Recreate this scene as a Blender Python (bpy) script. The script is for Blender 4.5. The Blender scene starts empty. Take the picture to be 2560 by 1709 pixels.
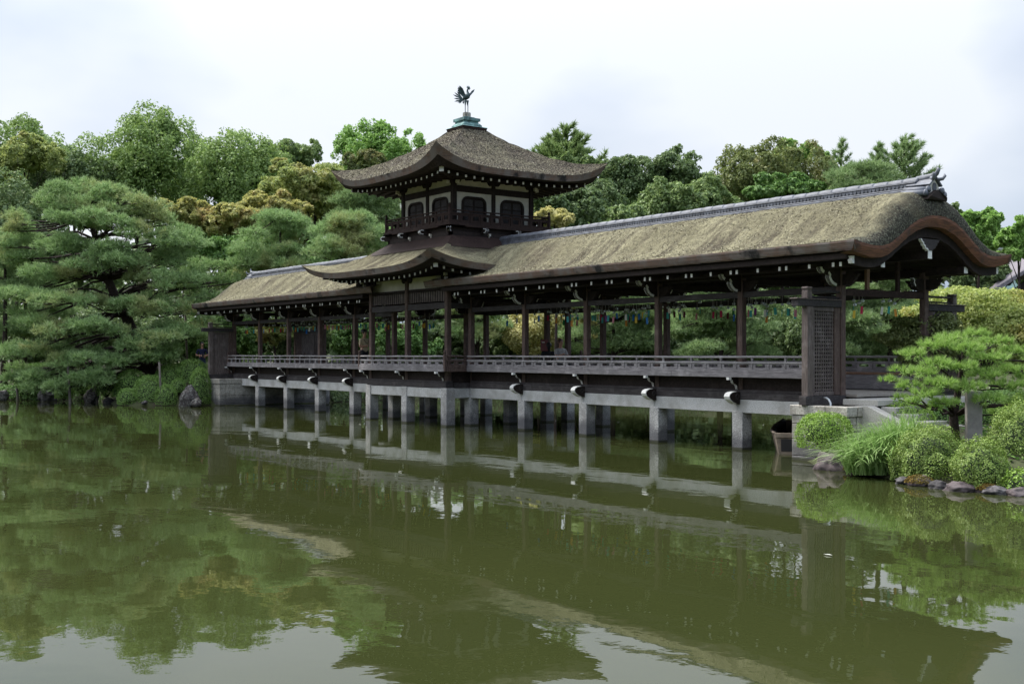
import bpy, bmesh, math, random
import numpy as np
from mathutils import Vector, Matrix
R = math.radians
S = bpy.context.scene
COL = S.collection
rng = np.random.default_rng(11)
random.seed(5)

# ---------------------------------------------------------------- camera
TH = 0.6317
CAM = Vector((33.364, -22.527, 2.3))
FWD = Vector((-math.cos(TH), math.sin(TH), 0)); RGT = Vector((math.sin(TH), math.cos(TH), 0))
cd = bpy.data.cameras.new('camera'); cam = bpy.data.objects.new('camera', cd); COL.objects.link(cam)
cam.location = CAM
cam.rotation_euler = (R(90), 0, math.atan2(-FWD.x, FWD.y))
cd.sensor_width = 36; cd.lens = 2862.4 / 2560 * 36; cd.shift_y = 31.5 / 2560
cd.clip_start = 0.1; cd.clip_end = 3000
S.camera = cam
F_PX, Y0 = 2862.4, 886.0
def at(px, py, Z):
    "place of a thing seen at photo pixel px,py and Z metres in front of the camera"
    d = FWD + RGT * ((px - 1280) / F_PX) + Vector((0, 0, (Y0 - py) / F_PX))
    return CAM + d * Z
def ppm(Z): return F_PX / Z

# ---------------------------------------------------------------- sky, sun, exposure
SUN_EL, SUN_AZ = R(55), R(252)          # azimuth clockwise from +Y
w = bpy.data.worlds.new('World'); S.world = w; w.use_nodes = True
nt = w.node_tree; nt.nodes.clear()
def N(t, k, **kw):
    n = t.nodes.new(k)
    for a, b in kw.items():
        if hasattr(n, a): setattr(n, a, b)
    return n
sky = N(nt, 'ShaderNodeTexSky'); sky.sky_type = 'NISHITA'; sky.sun_disc = False
sky.sun_elevation = SUN_EL; sky.sun_rotation = SUN_AZ; sky.dust_density = 2.5
tc = N(nt, 'ShaderNodeTexCoord')
mp = N(nt, 'ShaderNodeMapping'); mp.inputs['Scale'].default_value = (1, 1, 1.9); mp.inputs['Location'].default_value = (0.35, 0.1, 0)
n1 = N(nt, 'ShaderNodeTexNoise'); n1.inputs['Scale'].default_value = 2.1; n1.inputs['Detail'].default_value = 5; n1.inputs['Roughness'].default_value = 0.45
rp = N(nt, 'ShaderNodeValToRGB')
rp.color_ramp.elements[0].position = 0.66; rp.color_ramp.elements[0].color = (1.0, 1.28, 1.75, 1)
rp.color_ramp.elements[1].position = 1.0; rp.color_ramp.elements[1].color = (2.62, 2.72, 2.9, 1)
e = rp.color_ramp.elements.new(0.86); e.color = (1.95, 2.15, 2.5, 1)
mx = N(nt, 'ShaderNodeMix', data_type='RGBA'); mx.inputs['Factor'].default_value = 0.93
bg = N(nt, 'ShaderNodeBackground'); bg.inputs['Strength'].default_value = 0.1
wo = N(nt, 'ShaderNodeOutputWorld')
L = nt.links.new
L(tc.outputs['Generated'], mp.inputs[0]); L(mp.outputs[0], n1.inputs['Vector']); 
dp = N(nt, 'ShaderNodeVectorMath', operation='DOT_PRODUCT'); L(tc.outputs['Generated'], dp.inputs[0]); dp.inputs[1].default_value = (math.sin(SUN_AZ) * math.cos(SUN_EL), math.cos(SUN_AZ) * math.cos(SUN_EL), math.sin(SUN_EL))
gw = N(nt, 'ShaderNodeMapRange'); gw.inputs['From Min'].default_value = -0.2; gw.inputs['From Max'].default_value = 0.6; gw.inputs['To Min'].default_value = 0.0; gw.inputs['To Max'].default_value = 0.36; L(dp.outputs['Value'], gw.inputs['Value'])
sm = N(nt, 'ShaderNodeMath', operation='MULTIPLY_ADD'); L(n1.outputs['Fac'], sm.inputs[0]); sm.inputs[1].default_value = 1.25; L(gw.outputs[0], sm.inputs[2])
L(sm.outputs[0], rp.inputs[0])
# overcast luminance rises smoothly from horizon to zenith (CIE overcast)
sx_ = N(nt, 'ShaderNodeSeparateXYZ'); L(tc.outputs['Generated'], sx_.inputs[0])
zr = N(nt, 'ShaderNodeMapRange'); zr.interpolation_type = 'SMOOTHSTEP'; zr.inputs['From Min'].default_value = 0.15; zr.inputs['From Max'].default_value = 1.0; zr.inputs['To Min'].default_value = 1.0; zr.inputs['To Max'].default_value = 3.0
L(sx_.outputs[2], zr.inputs['Value'])
vm = N(nt, 'ShaderNodeVectorMath', operation='SCALE'); L(rp.outputs[0], vm.inputs[0]); L(zr.outputs[0], vm.inputs['Scale'])
L(sky.outputs[0], mx.inputs['A']); L(vm.outputs[0], mx.inputs['B']); L(mx.outputs['Result'], bg.inputs[0]); L(bg.outputs[0], wo.inputs[0])
sd = bpy.data.lights.new('sun', 'SUN'); sd.energy = 1.5; sd.angle = R(18); sd.color = (1, 0.96, 0.9)
sun = bpy.data.objects.new('sun', sd); COL.objects.link(sun)
sdir = Vector((math.sin(SUN_AZ) * math.cos(SUN_EL), math.cos(SUN_AZ) * math.cos(SUN_EL), math.sin(SUN_EL)))
sun.rotation_euler = sdir.to_track_quat('Z', 'Y').to_euler(); sun.location = (0, 0, 60)
vs = S.view_settings; vs.view_transform = 'Standard'; vs.look = 'None'; vs.exposure = 1.75; vs.gamma = 1.0
S.cycles.max_bounces = 8; S.cycles.diffuse_bounces = 5; S.cycles.glossy_bounces = 3; S.cycles.transmission_bounces = 4
S.cycles.transparent_max_bounces = 6; S.cycles.use_denoising = True
S.cycles.caustics_reflective = False; S.cycles.caustics_refractive = False

# ---------------------------------------------------------------- materials
MATS = {}
def mat(name, fn):
    m = bpy.data.materials.new(name); m.use_nodes = True; t = m.node_tree
    b = t.nodes['Principled BSDF']; fn(t, b, t.links.new); MATS[name] = m; return m
def objco(t, scale=(1, 1, 1), rot=(0, 0, 0)):
    c = N(t, 'ShaderNodeTexCoord'); m = N(t, 'ShaderNodeMapping')
    m.inputs['Scale'].default_value = scale; m.inputs['Rotation'].default_value = rot
    g = N(t, 'ShaderNodeNewGeometry')
    t.links.new(g.outputs['Position'], m.inputs[0]); return m.outputs[0]
def noise(t, v, s, d=4, r=0.55, dist=0.0):
    n = N(t, 'ShaderNodeTexNoise'); n.inputs['Scale'].default_value = s; n.inputs['Detail'].default_value = d
    n.inputs['Roughness'].default_value = r; n.inputs['Distortion'].default_value = dist
    if v is not None: t.links.new(v, n.inputs['Vector'])
    return n.outputs['Fac']
def ramp(t, f, stops):
    r = N(t, 'ShaderNodeValToRGB'); el = r.color_ramp.elements
    while len(el) < len(stops): el.new(0.5)
    for e, (p, c) in zip(el, stops): e.position = p; e.color = (*c, 1)
    t.links.new(f, r.inputs[0]); return r.outputs[0]
def mixc(t, f, a, b, mode='MIX'):
    m = N(t, 'ShaderNodeMix', data_type='RGBA'); m.blend_type = mode
    for s, v in (('Factor', f), ('A', a), ('B', b)):
        if isinstance(v, (int, float)): m.inputs[s].default_value = v
        elif isinstance(v, tuple): m.inputs[s].default_value = (*v, 1)
        else: t.links.new(v, m.inputs[s])
    return m.outputs['Result']
def bump(t, b, h, strength=0.4, dist=0.02):
    n = N(t, 'ShaderNodeBump'); n.inputs['Strength'].default_value = strength; n.inputs['Distance'].default_value = dist
    t.links.new(h, n.inputs['Height']); t.links.new(n.outputs[0], b.inputs['Normal'])
def wood(name, dark, mid, light, rough=0.8, sc=(1, 1, 1)):
    def fn(t, b, L):
        v = objco(t, (sc[0] * 3, sc[1] * 3, sc[2] * 3)); g = noise(t, v, 5, 6, 0.65, 0.6)
        big = noise(t, objco(t), 1.1, 3)
        c = ramp(t, g, [(0.3, dark), (0.52, mid), (0.75, light)])
        c = mixc(t, ramp(t, big, [(0.35, (0, 0, 0)), (0.7, (1, 1, 1))]), mixc(t, 0.45, c, dark), c)
        c = mixc(t, ramp(t, noise(t, objco(t), 2.7, 4, 0.6), [(0.55, (0, 0, 0)), (0.72, (0.6, 0.6, 0.6))]), c, light)
        L(c, b.inputs['Base Color']); b.inputs['Roughness'].default_value = rough
        b.inputs['Specular IOR Level'].default_value = 0.25
        bump(t, b, g, 0.35, 0.01)
    return mat(name, fn)
wood('wood_dark', (0.012, 0.008, 0.007), (0.025, 0.017, 0.014), (0.05, 0.036, 0.031))
wood('wood_column', (0.055, 0.036, 0.03), (0.115, 0.078, 0.066), (0.2, 0.15, 0.125), sc=(2.2, 2.2, 0.22))
wood('wood_grey', (0.11, 0.10, 0.104), (0.24, 0.222, 0.225), (0.42, 0.39, 0.39), sc=(0.22, 1.5, 2.5))
wood('wood_rail', (0.16, 0.15, 0.152), (0.33, 0.31, 0.312), (0.5, 0.475, 0.475), sc=(0.22, 1.5, 2.5))
wood('wood_grey_up', (0.065, 0.05, 0.045), (0.135, 0.108, 0.098), (0.26, 0.22, 0.205), sc=(2.2, 2.2, 0.22))
wood('wood_beam', (0.028, 0.024, 0.024), (0.055, 0.048, 0.048), (0.11, 0.10, 0.10), sc=(0.22, 1.5, 2.5))
wood('wood_red', (0.02, 0.011, 0.009), (0.036, 0.021, 0.017), (0.07, 0.043, 0.035))
wood('wood_new', (0.16, 0.09, 0.06), (0.22, 0.13, 0.085), (0.28, 0.17, 0.12), sc=(2, 2, .3))
wood('floor_wood', (0.26, 0.23, 0.2), (0.33, 0.3, 0.26), (0.4, 0.36, 0.32), sc=(.3, 2, 2))
wood('pole_wood', (0.07, 0.06, 0.05), (0.16, 0.14, 0.12), (0.3, 0.27, 0.23), sc=(3, 3, 0.4))
wood('bark', (0.018, 0.012, 0.01), (0.045, 0.03, 0.026), (0.09, 0.065, 0.055), sc=(2.4, 2.4, .8))
def thatch(name, base, pale, dark, moss, pit, pit_amt, fine_amt=0.5, skew=0.5, rim=False):
    def fn(t, b, L):
        v = objco(t); vs_ = objco(t, (2.6, 0.55, 0.55), (0, 0, skew))
        streak = noise(t, vs_, 0.7, 6, 0.62, 0.6); fine = noise(t, v, 42, 3, 0.7); mid = noise(t, objco(t, (1.6, 0.8, 0.8), (0, 0, skew)), 15, 5, 0.7, 0.4); big = noise(t, v, 0.55, 5, 0.6, 0.5); lump = noise(t, v, 4.5, 4, 0.6)
        c = mixc(t, ramp(t, streak, [(0.40, (0, 0, 0)), (0.60, (1, 1, 1))]), base, pale)
        c = mixc(t, ramp(t, big, [(0.44, (0, 0, 0)), (0.62, (1, 1, 1))]), c, moss)
        c = mixc(t, ramp(t, lump, [(0.36, (1, 1, 1)), (0.6, (0, 0, 0))]), c, mixc(t, 0.28, c, dark))
        c = mixc(t, ramp(t, fine, [(0.30, (1, 1, 1)), (0.58, (0, 0, 0))]), c, mixc(t, fine_amt, c, dark))
        d = ramp(t, mid, [(pit, (1, 1, 1)), (pit + 0.09, (0, 0, 0))])
        c = mixc(t, d, c, mixc(t, pit_amt, c, dark))
        if rim:
            g = N(t, 'ShaderNodeNewGeometry'); sx = N(t, 'ShaderNodeSeparateXYZ'); L(g.outputs['Position'], sx.inputs[0]); ab = N(t, 'ShaderNodeMath', operation='ABSOLUTE'); L(sx.outputs[0], ab.inputs[0])
            sm = N(t, 'ShaderNodeMath', operation='MULTIPLY_ADD'); L(noise(t, v, 1.6, 5, 0.65), sm.inputs[0]); sm.inputs[1].default_value = 1.5; L(ab.outputs[0], sm.inputs[2])
            mr = N(t, 'ShaderNodeMapRange'); mr.inputs['From Min'].default_value = 18.75; mr.inputs['From Max'].default_value = 19.2; L(sm.outputs[0], mr.inputs['Value'])
            li = ramp(t, noise(t, v, 24, 5, 0.75), [(0.40, (0.03, 0.027, 0.023)), (0.53, (0.07, 0.066, 0.05)), (0.64, (0.2, 0.21, 0.15))])
            c = mixc(t, mr.outputs[0], c, li)
        L(c, b.inputs['Base Color']); b.inputs['Roughness'].default_value = 0.95; b.inputs['Specular IOR Level'].default_value = 0.1
        h = N(t, 'ShaderNodeMath', operation='MULTIPLY_ADD'); L(fine, h.inputs[0]); h.inputs[1].default_value = 0.6; L(mid, h.inputs[2])
        h2 = N(t, 'ShaderNodeMath', operation='MULTIPLY_ADD'); L(lump, h2.inputs[0]); h2.inputs[1].default_value = 1.2; L(h.outputs[0], h2.inputs[2])
        bump(t, b, h2.outputs[0], 1.0, 0.06)
    return mat(name, fn)
thatch('thatch', (0.14, 0.12, 0.082), (0.39, 0.36, 0.225), (0.04, 0.035, 0.027), (0.25, 0.228, 0.14), 0.385, 0.75, rim=True)
thatch('thatch_upper', (0.2, 0.175, 0.125), (0.3, 0.275, 0.18), (0.03, 0.024, 0.021), (0.19, 0.165, 0.125), 0.455, 0.85, 0.55)
thatch('thatch_rim', (0.11, 0.105, 0.07), (0.2, 0.2, 0.13), (0.014, 0.013, 0.012), (0.07, 0.062, 0.05), 0.5, 0.9, 0.6)
def f_eave(t, b, L):
    lay = noise(t, objco(t, (0.5, 0.5, 40)), 1.4, 4, 0.6); bl = noise(t, objco(t), 2.1, 5, 0.6); fine = noise(t, objco(t, (9, 9, 3)), 5, 4)
    c = ramp(t, lay, [(0.3, (0.065, 0.045, 0.037)), (0.5, (0.14, 0.092, 0.07)), (0.72, (0.24, 0.145, 0.10))])
    c = mixc(t, ramp(t, bl, [(0.42, (0, 0, 0)), (0.6, (1, 1, 1))]), c, (0.17, 0.145, 0.13))
    c = mixc(t, ramp(t, noise(t, objco(t), 1.3, 4), [(0.56, (0, 0, 0)), (0.64, (1, 1, 1))]), c, (0.02, 0.017, 0.016))
    c = mixc(t, ramp(t, fine, [(0.62, (0, 0, 0)), (0.72, (1, 1, 1))]), c, (0.2, 0.18, 0.16))
    L(c, b.inputs['Base Color']); b.inputs['Roughness'].default_value = 0.9; bump(t, b, lay, 0.5, 0.02)
mat('bark_edge', f_eave)
def f_hafu(t, b, L):
    lay = noise(t, objco(t, (3, 3, 30)), 1.4, 4, 0.6); bl = noise(t, objco(t), 2.6, 5, 0.6)
    c = ramp(t, lay, [(0.3, (0.06, 0.026, 0.014)), (0.5, (0.13, 0.052, 0.026)), (0.72, (0.21, 0.085, 0.04))])
    c = mixc(t, ramp(t, bl, [(0.5, (0, 0, 0)), (0.7, (1, 1, 1))]), c, (0.05, 0.028, 0.02))
    L(c, b.inputs['Base Color']); b.inputs['Roughness'].default_value = 0.8; bump(t, b, lay, 0.4, 0.015)
mat('bark_edge_red', f_hafu)
def stone(name, a, c1, c2, sc=60, rough=0.85, stain=None, wet=False):
    def fn(t, b, L):
        v = objco(t); sp = noise(t, v, sc, 2, 0.7); bg_ = noise(t, v, 1.7, 5, 0.6)
        c = ramp(t, sp, [(0.32, a), (0.48, c1), (0.62, c2)])
        if stain: c = mixc(t, ramp(t, bg_, [(0.45, (0, 0, 0)), (0.68, (1, 1, 1))]), c, stain)
        if wet:
            g = N(t, 'ShaderNodeNewGeometry'); sx = N(t, 'ShaderNodeSeparateXYZ'); L(g.outputs['Position'], sx.inputs[0])
            ad = N(t, 'ShaderNodeMath', operation='MULTIPLY_ADD'); L(bg_, ad.inputs[0]); ad.inputs[1].default_value = -0.5; L(sx.outputs[2], ad.inputs[2])
            f = ramp(t, ad.outputs[0], [(0.0, (1, 1, 1)), (0.24, (0, 0, 0))])
            c = mixc(t, f, c, mixc(t, 0.72, c, (0.04, 0.04, 0.05)))
            f2 = ramp(t, sx.outputs[2], [(0.045, (1, 1, 1)), (0.06, (0, 0, 0))])
            c = mixc(t, f2, c, (0.05, 0.05, 0.03))
        L(c, b.inputs['Base Color']); b.inputs['Roughness'].default_value = rough; bump(t, b, sp, 0.3, 0.006)
    return mat(name, fn)
stone('granite', (0.16, 0.155, 0.15), (0.42, 0.405, 0.385), (0.6, 0.585, 0.56), 30, stain=(0.26, 0.25, 0.235), wet=True)
stone('granite_beam', (0.28, 0.28, 0.27), (0.46, 0.455, 0.44), (0.58, 0.575, 0.56), 45, stain=(0.32, 0.31, 0.285))
stone('wall_stone', (0.22, 0.2, 0.175), (0.38, 0.355, 0.31), (0.5, 0.475, 0.42), 22, stain=(0.2, 0.185, 0.155), wet=True)
stone('path_stone', (0.3, 0.29, 0.26), (0.42, 0.4, 0.36), (0.5, 0.48, 0.44), 40, stain=(0.34, 0.32, 0.28))
stone('rock_red', (0.024, 0.016, 0.017), (0.05, 0.033, 0.035), (0.10, 0.075, 0.075), 11, stain=(0.12, 0.1, 0.1))
stone('rock_grey', (0.03, 0.027, 0.028), (0.06, 0.054, 0.056), (0.13, 0.12, 0.12), 9, stain=(0.03, 0.027, 0.028))
stone('rock_lichen', (0.025, 0.02, 0.02), (0.045, 0.038, 0.036), (0.17, 0.17, 0.155), 10, stain=(0.06, 0.05, 0.05))
stone('moss', (0.11, 0.075, 0.012), (0.2, 0.13, 0.02), (0.27, 0.18, 0.03), 30, stain=(0.13, 0.12, 0.02))
stone('concrete_post', (0.22, 0.2, 0.19), (0.25, 0.23, 0.215), (0.28, 0.255, 0.24), 8)
def flat(name, col, rough=0.6, metal=0.0, var=0.12, sc=6):
    def fn(t, b, L):
        n = noise(t, objco(t), sc, 4)
        lo = tuple(max(0, x * (1 - var)) for x in col); hi = tuple(min(1, x * (1 + var)) for x in col)
        L(ramp(t, n, [(0.35, lo), (0.65, hi)]), b.inputs['Base Color']); b.inputs['Roughness'].default_value = rough; b.inputs['Metallic'].default_value = metal
    return mat(name, fn)
flat('white_paint', (0.74, 0.73, 0.69), 0.7, var=0.1, sc=9)
flat('plaster', (0.56, 0.53, 0.46), 0.9, var=0.12, sc=3)
flat('ridge_tile', (0.12, 0.128, 0.15), 0.6, var=0.35, sc=5)
flat('ridge_tile_dark', (0.07, 0.073, 0.082), 0.6, var=0.3)
flat('bronze', (0.045, 0.075, 0.078), 0.55, 0.2, var=0.5, sc=9)
def f_patina(t, b, L):
    n = noise(t, objco(t, (1, 1, .5)), 5, 5, 0.65)
    L(ramp(t, n, [(0.32, (0.05, 0.075, 0.08)), (0.5, (0.12, 0.23, 0.22)), (0.7, (0.25, 0.45, 0.42))]), b.inputs['Base Color']); b.inputs['Roughness'].default_value = 0.75
mat('patina', f_patina)
flat('string', (0.5, 0.48, 0.44), 0.8)
flat('skin', (0.42, 0.23, 0.155), 0.6, var=0.05)
flat('hair', (0.014, 0.011, 0.01), 0.5); flat('hair_brown', (0.07, 0.035, 0.02), 0.5)
flat('navy_cloth', (0.012, 0.016, 0.05), 0.9); flat('denim', (0.03, 0.045, 0.09), 0.9); flat('beige_cloth', (0.6, 0.5, 0.32), 0.9)
flat('dark_cloth', (0.014, 0.014, 0.016), 0.9); flat('print_cloth', (0.4, 0.38, 0.37), 0.9, var=0.5, sc=40)
flat('black_plastic', (0.01, 0.01, 0.011), 0.4); flat('sign_red', (0.1, 0.012, 0.014), 0.6); flat('pipe_grey', (0.5, 0.52, 0.53), 0.4)
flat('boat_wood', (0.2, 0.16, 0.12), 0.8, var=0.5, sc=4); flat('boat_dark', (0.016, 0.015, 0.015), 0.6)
flat('soil', (0.10, 0.072, 0.05), 0.95, var=0.4)
flat('shingle_grey', (0.17, 0.15, 0.17), 0.7, var=0.2); flat('house_white', (0.62, 0.63, 0.64), 0.8)
flat('far_forest', (0.045, 0.085, 0.085), 0.95, var=0.5, sc=0.12)  # blue put into the forest colour in place of haze over distance
def f_glass(t, b, L):
    b.inputs['Base Color'].default_value = (0.75, 0.85, 0.85, 1); b.inputs['Roughness'].default_value = 0.08
    b.inputs['Transmission Weight'].default_value = 0.55; b.inputs['IOR'].default_value = 1.35
mat('bell_glass', f_glass)
def leafmat(name, cols, transl=0.35, clump=0.5, warm=None, wsc=0.5, wpos=0.6, nsc=0.9):
    m = bpy.data.materials.new(name); m.use_nodes = True; t = m.node_tree; t.nodes.clear(); Lk = t.links.new
    g = N(t, 'ShaderNodeNewGeometry'); nz = noise(t, g.outputs['Position'], nsc, 3)
    ad = N(t, 'ShaderNodeMath', operation='MULTIPLY_ADD'); Lk(nz, ad.inputs[0]); ad.inputs[1].default_value = clump
    ml = N(t, 'ShaderNodeMath', operation='MULTIPLY'); Lk(g.outputs['Random Per Island'], ml.inputs[0]); ml.inputs[1].default_value = 1 - clump * 0.6
    Lk(ml.outputs[0], ad.inputs[2])
    k = len(cols); c = ramp(t, ad.outputs[0], [(0.12 + 0.8 * i / (k - 1), cc) for i, cc in enumerate(cols)])
    if warm:
        wn = noise(t, g.outputs['Position'], wsc, 3)
        c = mixc(t, ramp(t, wn, [(wpos - 0.06, (0, 0, 0)), (wpos + 0.08, (1, 1, 1))]), c, warm)
    d = N(t, 'ShaderNodeBsdfDiffuse'); tr = N(t, 'ShaderNodeBsdfTranslucent'); gl = N(t, 'ShaderNodeBsdfGlossy'); gl.inputs['Roughness'].default_value = 0.5
    mxs = N(t, 'ShaderNodeMixShader'); mxs.inputs[0].default_value = transl
    mg = N(t, 'ShaderNodeMixShader'); mg.inputs[0].default_value = 0.035
    o = N(t, 'ShaderNodeOutputMaterial')
    Lk(c, d.inputs[0]); Lk(c, tr.inputs[0]); Lk(d.outputs[0], mxs.inputs[1]); Lk(tr.outputs[0], mxs.inputs[2])
    Lk(mxs.outputs[0], mg.inputs[1]); Lk(gl.outputs[0], mg.inputs[2]); Lk(mg.outputs[0], o.inputs[0]); MATS[name] = m; return m
leafmat('leaf_camphor', [(0.107, 0.176, 0.046), (0.204, 0.310, 0.085), (0.337, 0.469, 0.142)])
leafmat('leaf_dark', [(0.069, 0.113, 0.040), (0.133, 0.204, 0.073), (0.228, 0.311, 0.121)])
leafmat('leaf_bright', [(0.138, 0.265, 0.052), (0.230, 0.402, 0.086), (0.356, 0.552, 0.149)])
leafmat('leaf_mid', [(0.108, 0.167, 0.053), (0.196, 0.285, 0.096), (0.316, 0.418, 0.151)])
leafmat('leaf_olive', [(0.10, 0.135, 0.04), (0.18, 0.225, 0.065), (0.28, 0.32, 0.11)], warm=(0.24, 0.22, 0.085), wpos=0.64)
leafmat('leaf_maple', [(0.17, 0.23, 0.055), (0.3, 0.365, 0.10), (0.45, 0.5, 0.17)], transl=0.4, warm=(0.44, 0.4, 0.15), wsc=0.4, wpos=0.6)
leafmat('leaf_maple_orange', [(0.23, 0.26, 0.07), (0.42, 0.42, 0.13), (0.58, 0.54, 0.2)], transl=0.4, warm=(0.52, 0.36, 0.15), wsc=0.55, wpos=0.62)
leafmat('leaf_maple_lime', [(0.18, 0.25, 0.05), (0.31, 0.385, 0.09), (0.47, 0.52, 0.16)], transl=0.4, warm=(0.48, 0.40, 0.10), wsc=0.9, wpos=0.64)
leafmat('leaf_clip', [(0.10, 0.2, 0.04), (0.175, 0.31, 0.065), (0.27, 0.42, 0.10)], transl=0.2, clump=.3)
leafmat('thatch_tuft', [(0.129, 0.112, 0.072), (0.224, 0.202, 0.128), (0.347, 0.319, 0.197)], transl=0.0, clump=.5)
leafmat('thatch_tuft_dark', [(0.05, 0.042, 0.032), (0.14, 0.12, 0.088), (0.3, 0.28, 0.19)], transl=0.0, clump=.4)
leafmat('leaf_yellow', [(0.374, 0.374, 0.110), (0.572, 0.539, 0.209), (0.748, 0.693, 0.330)], transl=0.35)
leafmat('needle', [(0.114, 0.204, 0.068), (0.234, 0.359, 0.130), (0.398, 0.538, 0.237)], transl=0.3, clump=.75, warm=(0.410, 0.431, 0.181), wsc=0.35, wpos=0.6, nsc=2.2)
leafmat('needle_blue', [(0.099, 0.174, 0.066), (0.210, 0.311, 0.121), (0.361, 0.478, 0.207)], transl=0.3, clump=.75, nsc=2.2)
leafmat('needle_fresh', [(0.11, 0.23, 0.035), (0.26, 0.42, 0.085), (0.48, 0.64, 0.2)], transl=0.3, clump=.7, nsc=7)
leafmat('leaf_azalea', [(0.11, 0.21, 0.026), (0.2, 0.34, 0.042), (0.31, 0.47, 0.075)], transl=0.25, clump=.3)
leafmat('leaf_azalea_gold', [(0.10, 0.175, 0.03), (0.19, 0.29, 0.05), (0.32, 0.42, 0.105)], transl=0.25, clump=.5, nsc=5)
leafmat('leaf_hedge', [(0.069, 0.149, 0.032), (0.132, 0.253, 0.057), (0.218, 0.356, 0.098)], transl=0.2)
leafmat('grass_blade', [(0.15, 0.27, 0.06), (0.27, 0.43, 0.125), (0.42, 0.57, 0.23)], transl=0.3)
for nm, c in dict(cyan=(0.10, 0.52, 0.55), teal=(0.05, 0.36, 0.3), blue=(0.02, 0.2, 0.55), yellow=(0.75, 0.5, 0.06), orange=(0.62, 0.3, 0.03), crimson=(0.5, 0.01, 0.07), maroon=(0.13, 0.006, 0.02), pink=(0.6, 0.25, 0.32), purple=(0.2, 0.025, 0.2), white=(0.68, 0.66, 0.6), green=(0.02, 0.22, 0.06)).items():
    leafmat('paper_' + nm, [tuple(min(.9, x * 1.35) for x in c)] * 2, transl=0.45)
def f_water(t, b, L):
    v = objco(t, (1.0, 1.0, 1))
    cam_dir = objco(t, (0.55, 1.25, 1), (0, 0, -TH))
    w1 = noise(t, cam_dir, 0.75, 2, 0.5, 0.4); w2 = noise(t, v, 3.2, 3, 0.5, 0.2); w3 = noise(t, v, 0.22, 2)
    m1 = N(t, 'ShaderNodeMath', operation='MULTIPLY'); L(w2, m1.inputs[0]); m1.inputs[1].default_value = 0.16
    m2 = N(t, 'ShaderNodeMath', operation='ADD'); L(w1, m2.inputs[0]); L(m1.outputs[0], m2.inputs[1])
    amp = ramp(t, w3, [(0.35, (0.35, 0.35, 0.35)), (0.65, (1, 1, 1))])
    m3 = N(t, 'ShaderNodeMath', operation='MULTIPLY'); L(m2.outputs[0], m3.inputs[0]); L(amp, m3.inputs[1])
    c = ramp(t, noise(t, v, 0.12, 3), [(0.35, (0.026, 0.032, 0.0095)), (0.65, (0.033, 0.039, 0.012))])
    L(c, b.inputs['Base Color']); b.inputs['Roughness'].default_value = 0.015; b.inputs['IOR'].default_value = 1.34
    b.inputs['Specular IOR Level'].default_value = 0.5
    bump(t, b, m3.outputs[0], 0.14, 0.06)
mat('pond_water', f_water)
def f_ground(t, b, L):
    v = objco(t); n = noise(t, v, 1.3, 5, 0.6); f = noise(t, v, 14, 4, 0.7); g = noise(t, v, 0.25, 3)
    c = ramp(t, n, [(0.35, (0.045, 0.035, 0.02)), (0.5, (0.045, 0.055, 0.016)), (0.68, (0.06, 0.075, 0.022))])
    c = mixc(t, ramp(t, f, [(0.4, (0, 0, 0)), (0.6, (1, 1, 1))]), c, mixc(t, 0.5, c, (0.03, 0.028, 0.014)))
    L(c, b.inputs['Base Color']); b.inputs['Roughness'].default_value = 0.95; bump(t, b, f, 0.6, 0.04)
mat('ground_moss', f_ground)

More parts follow.
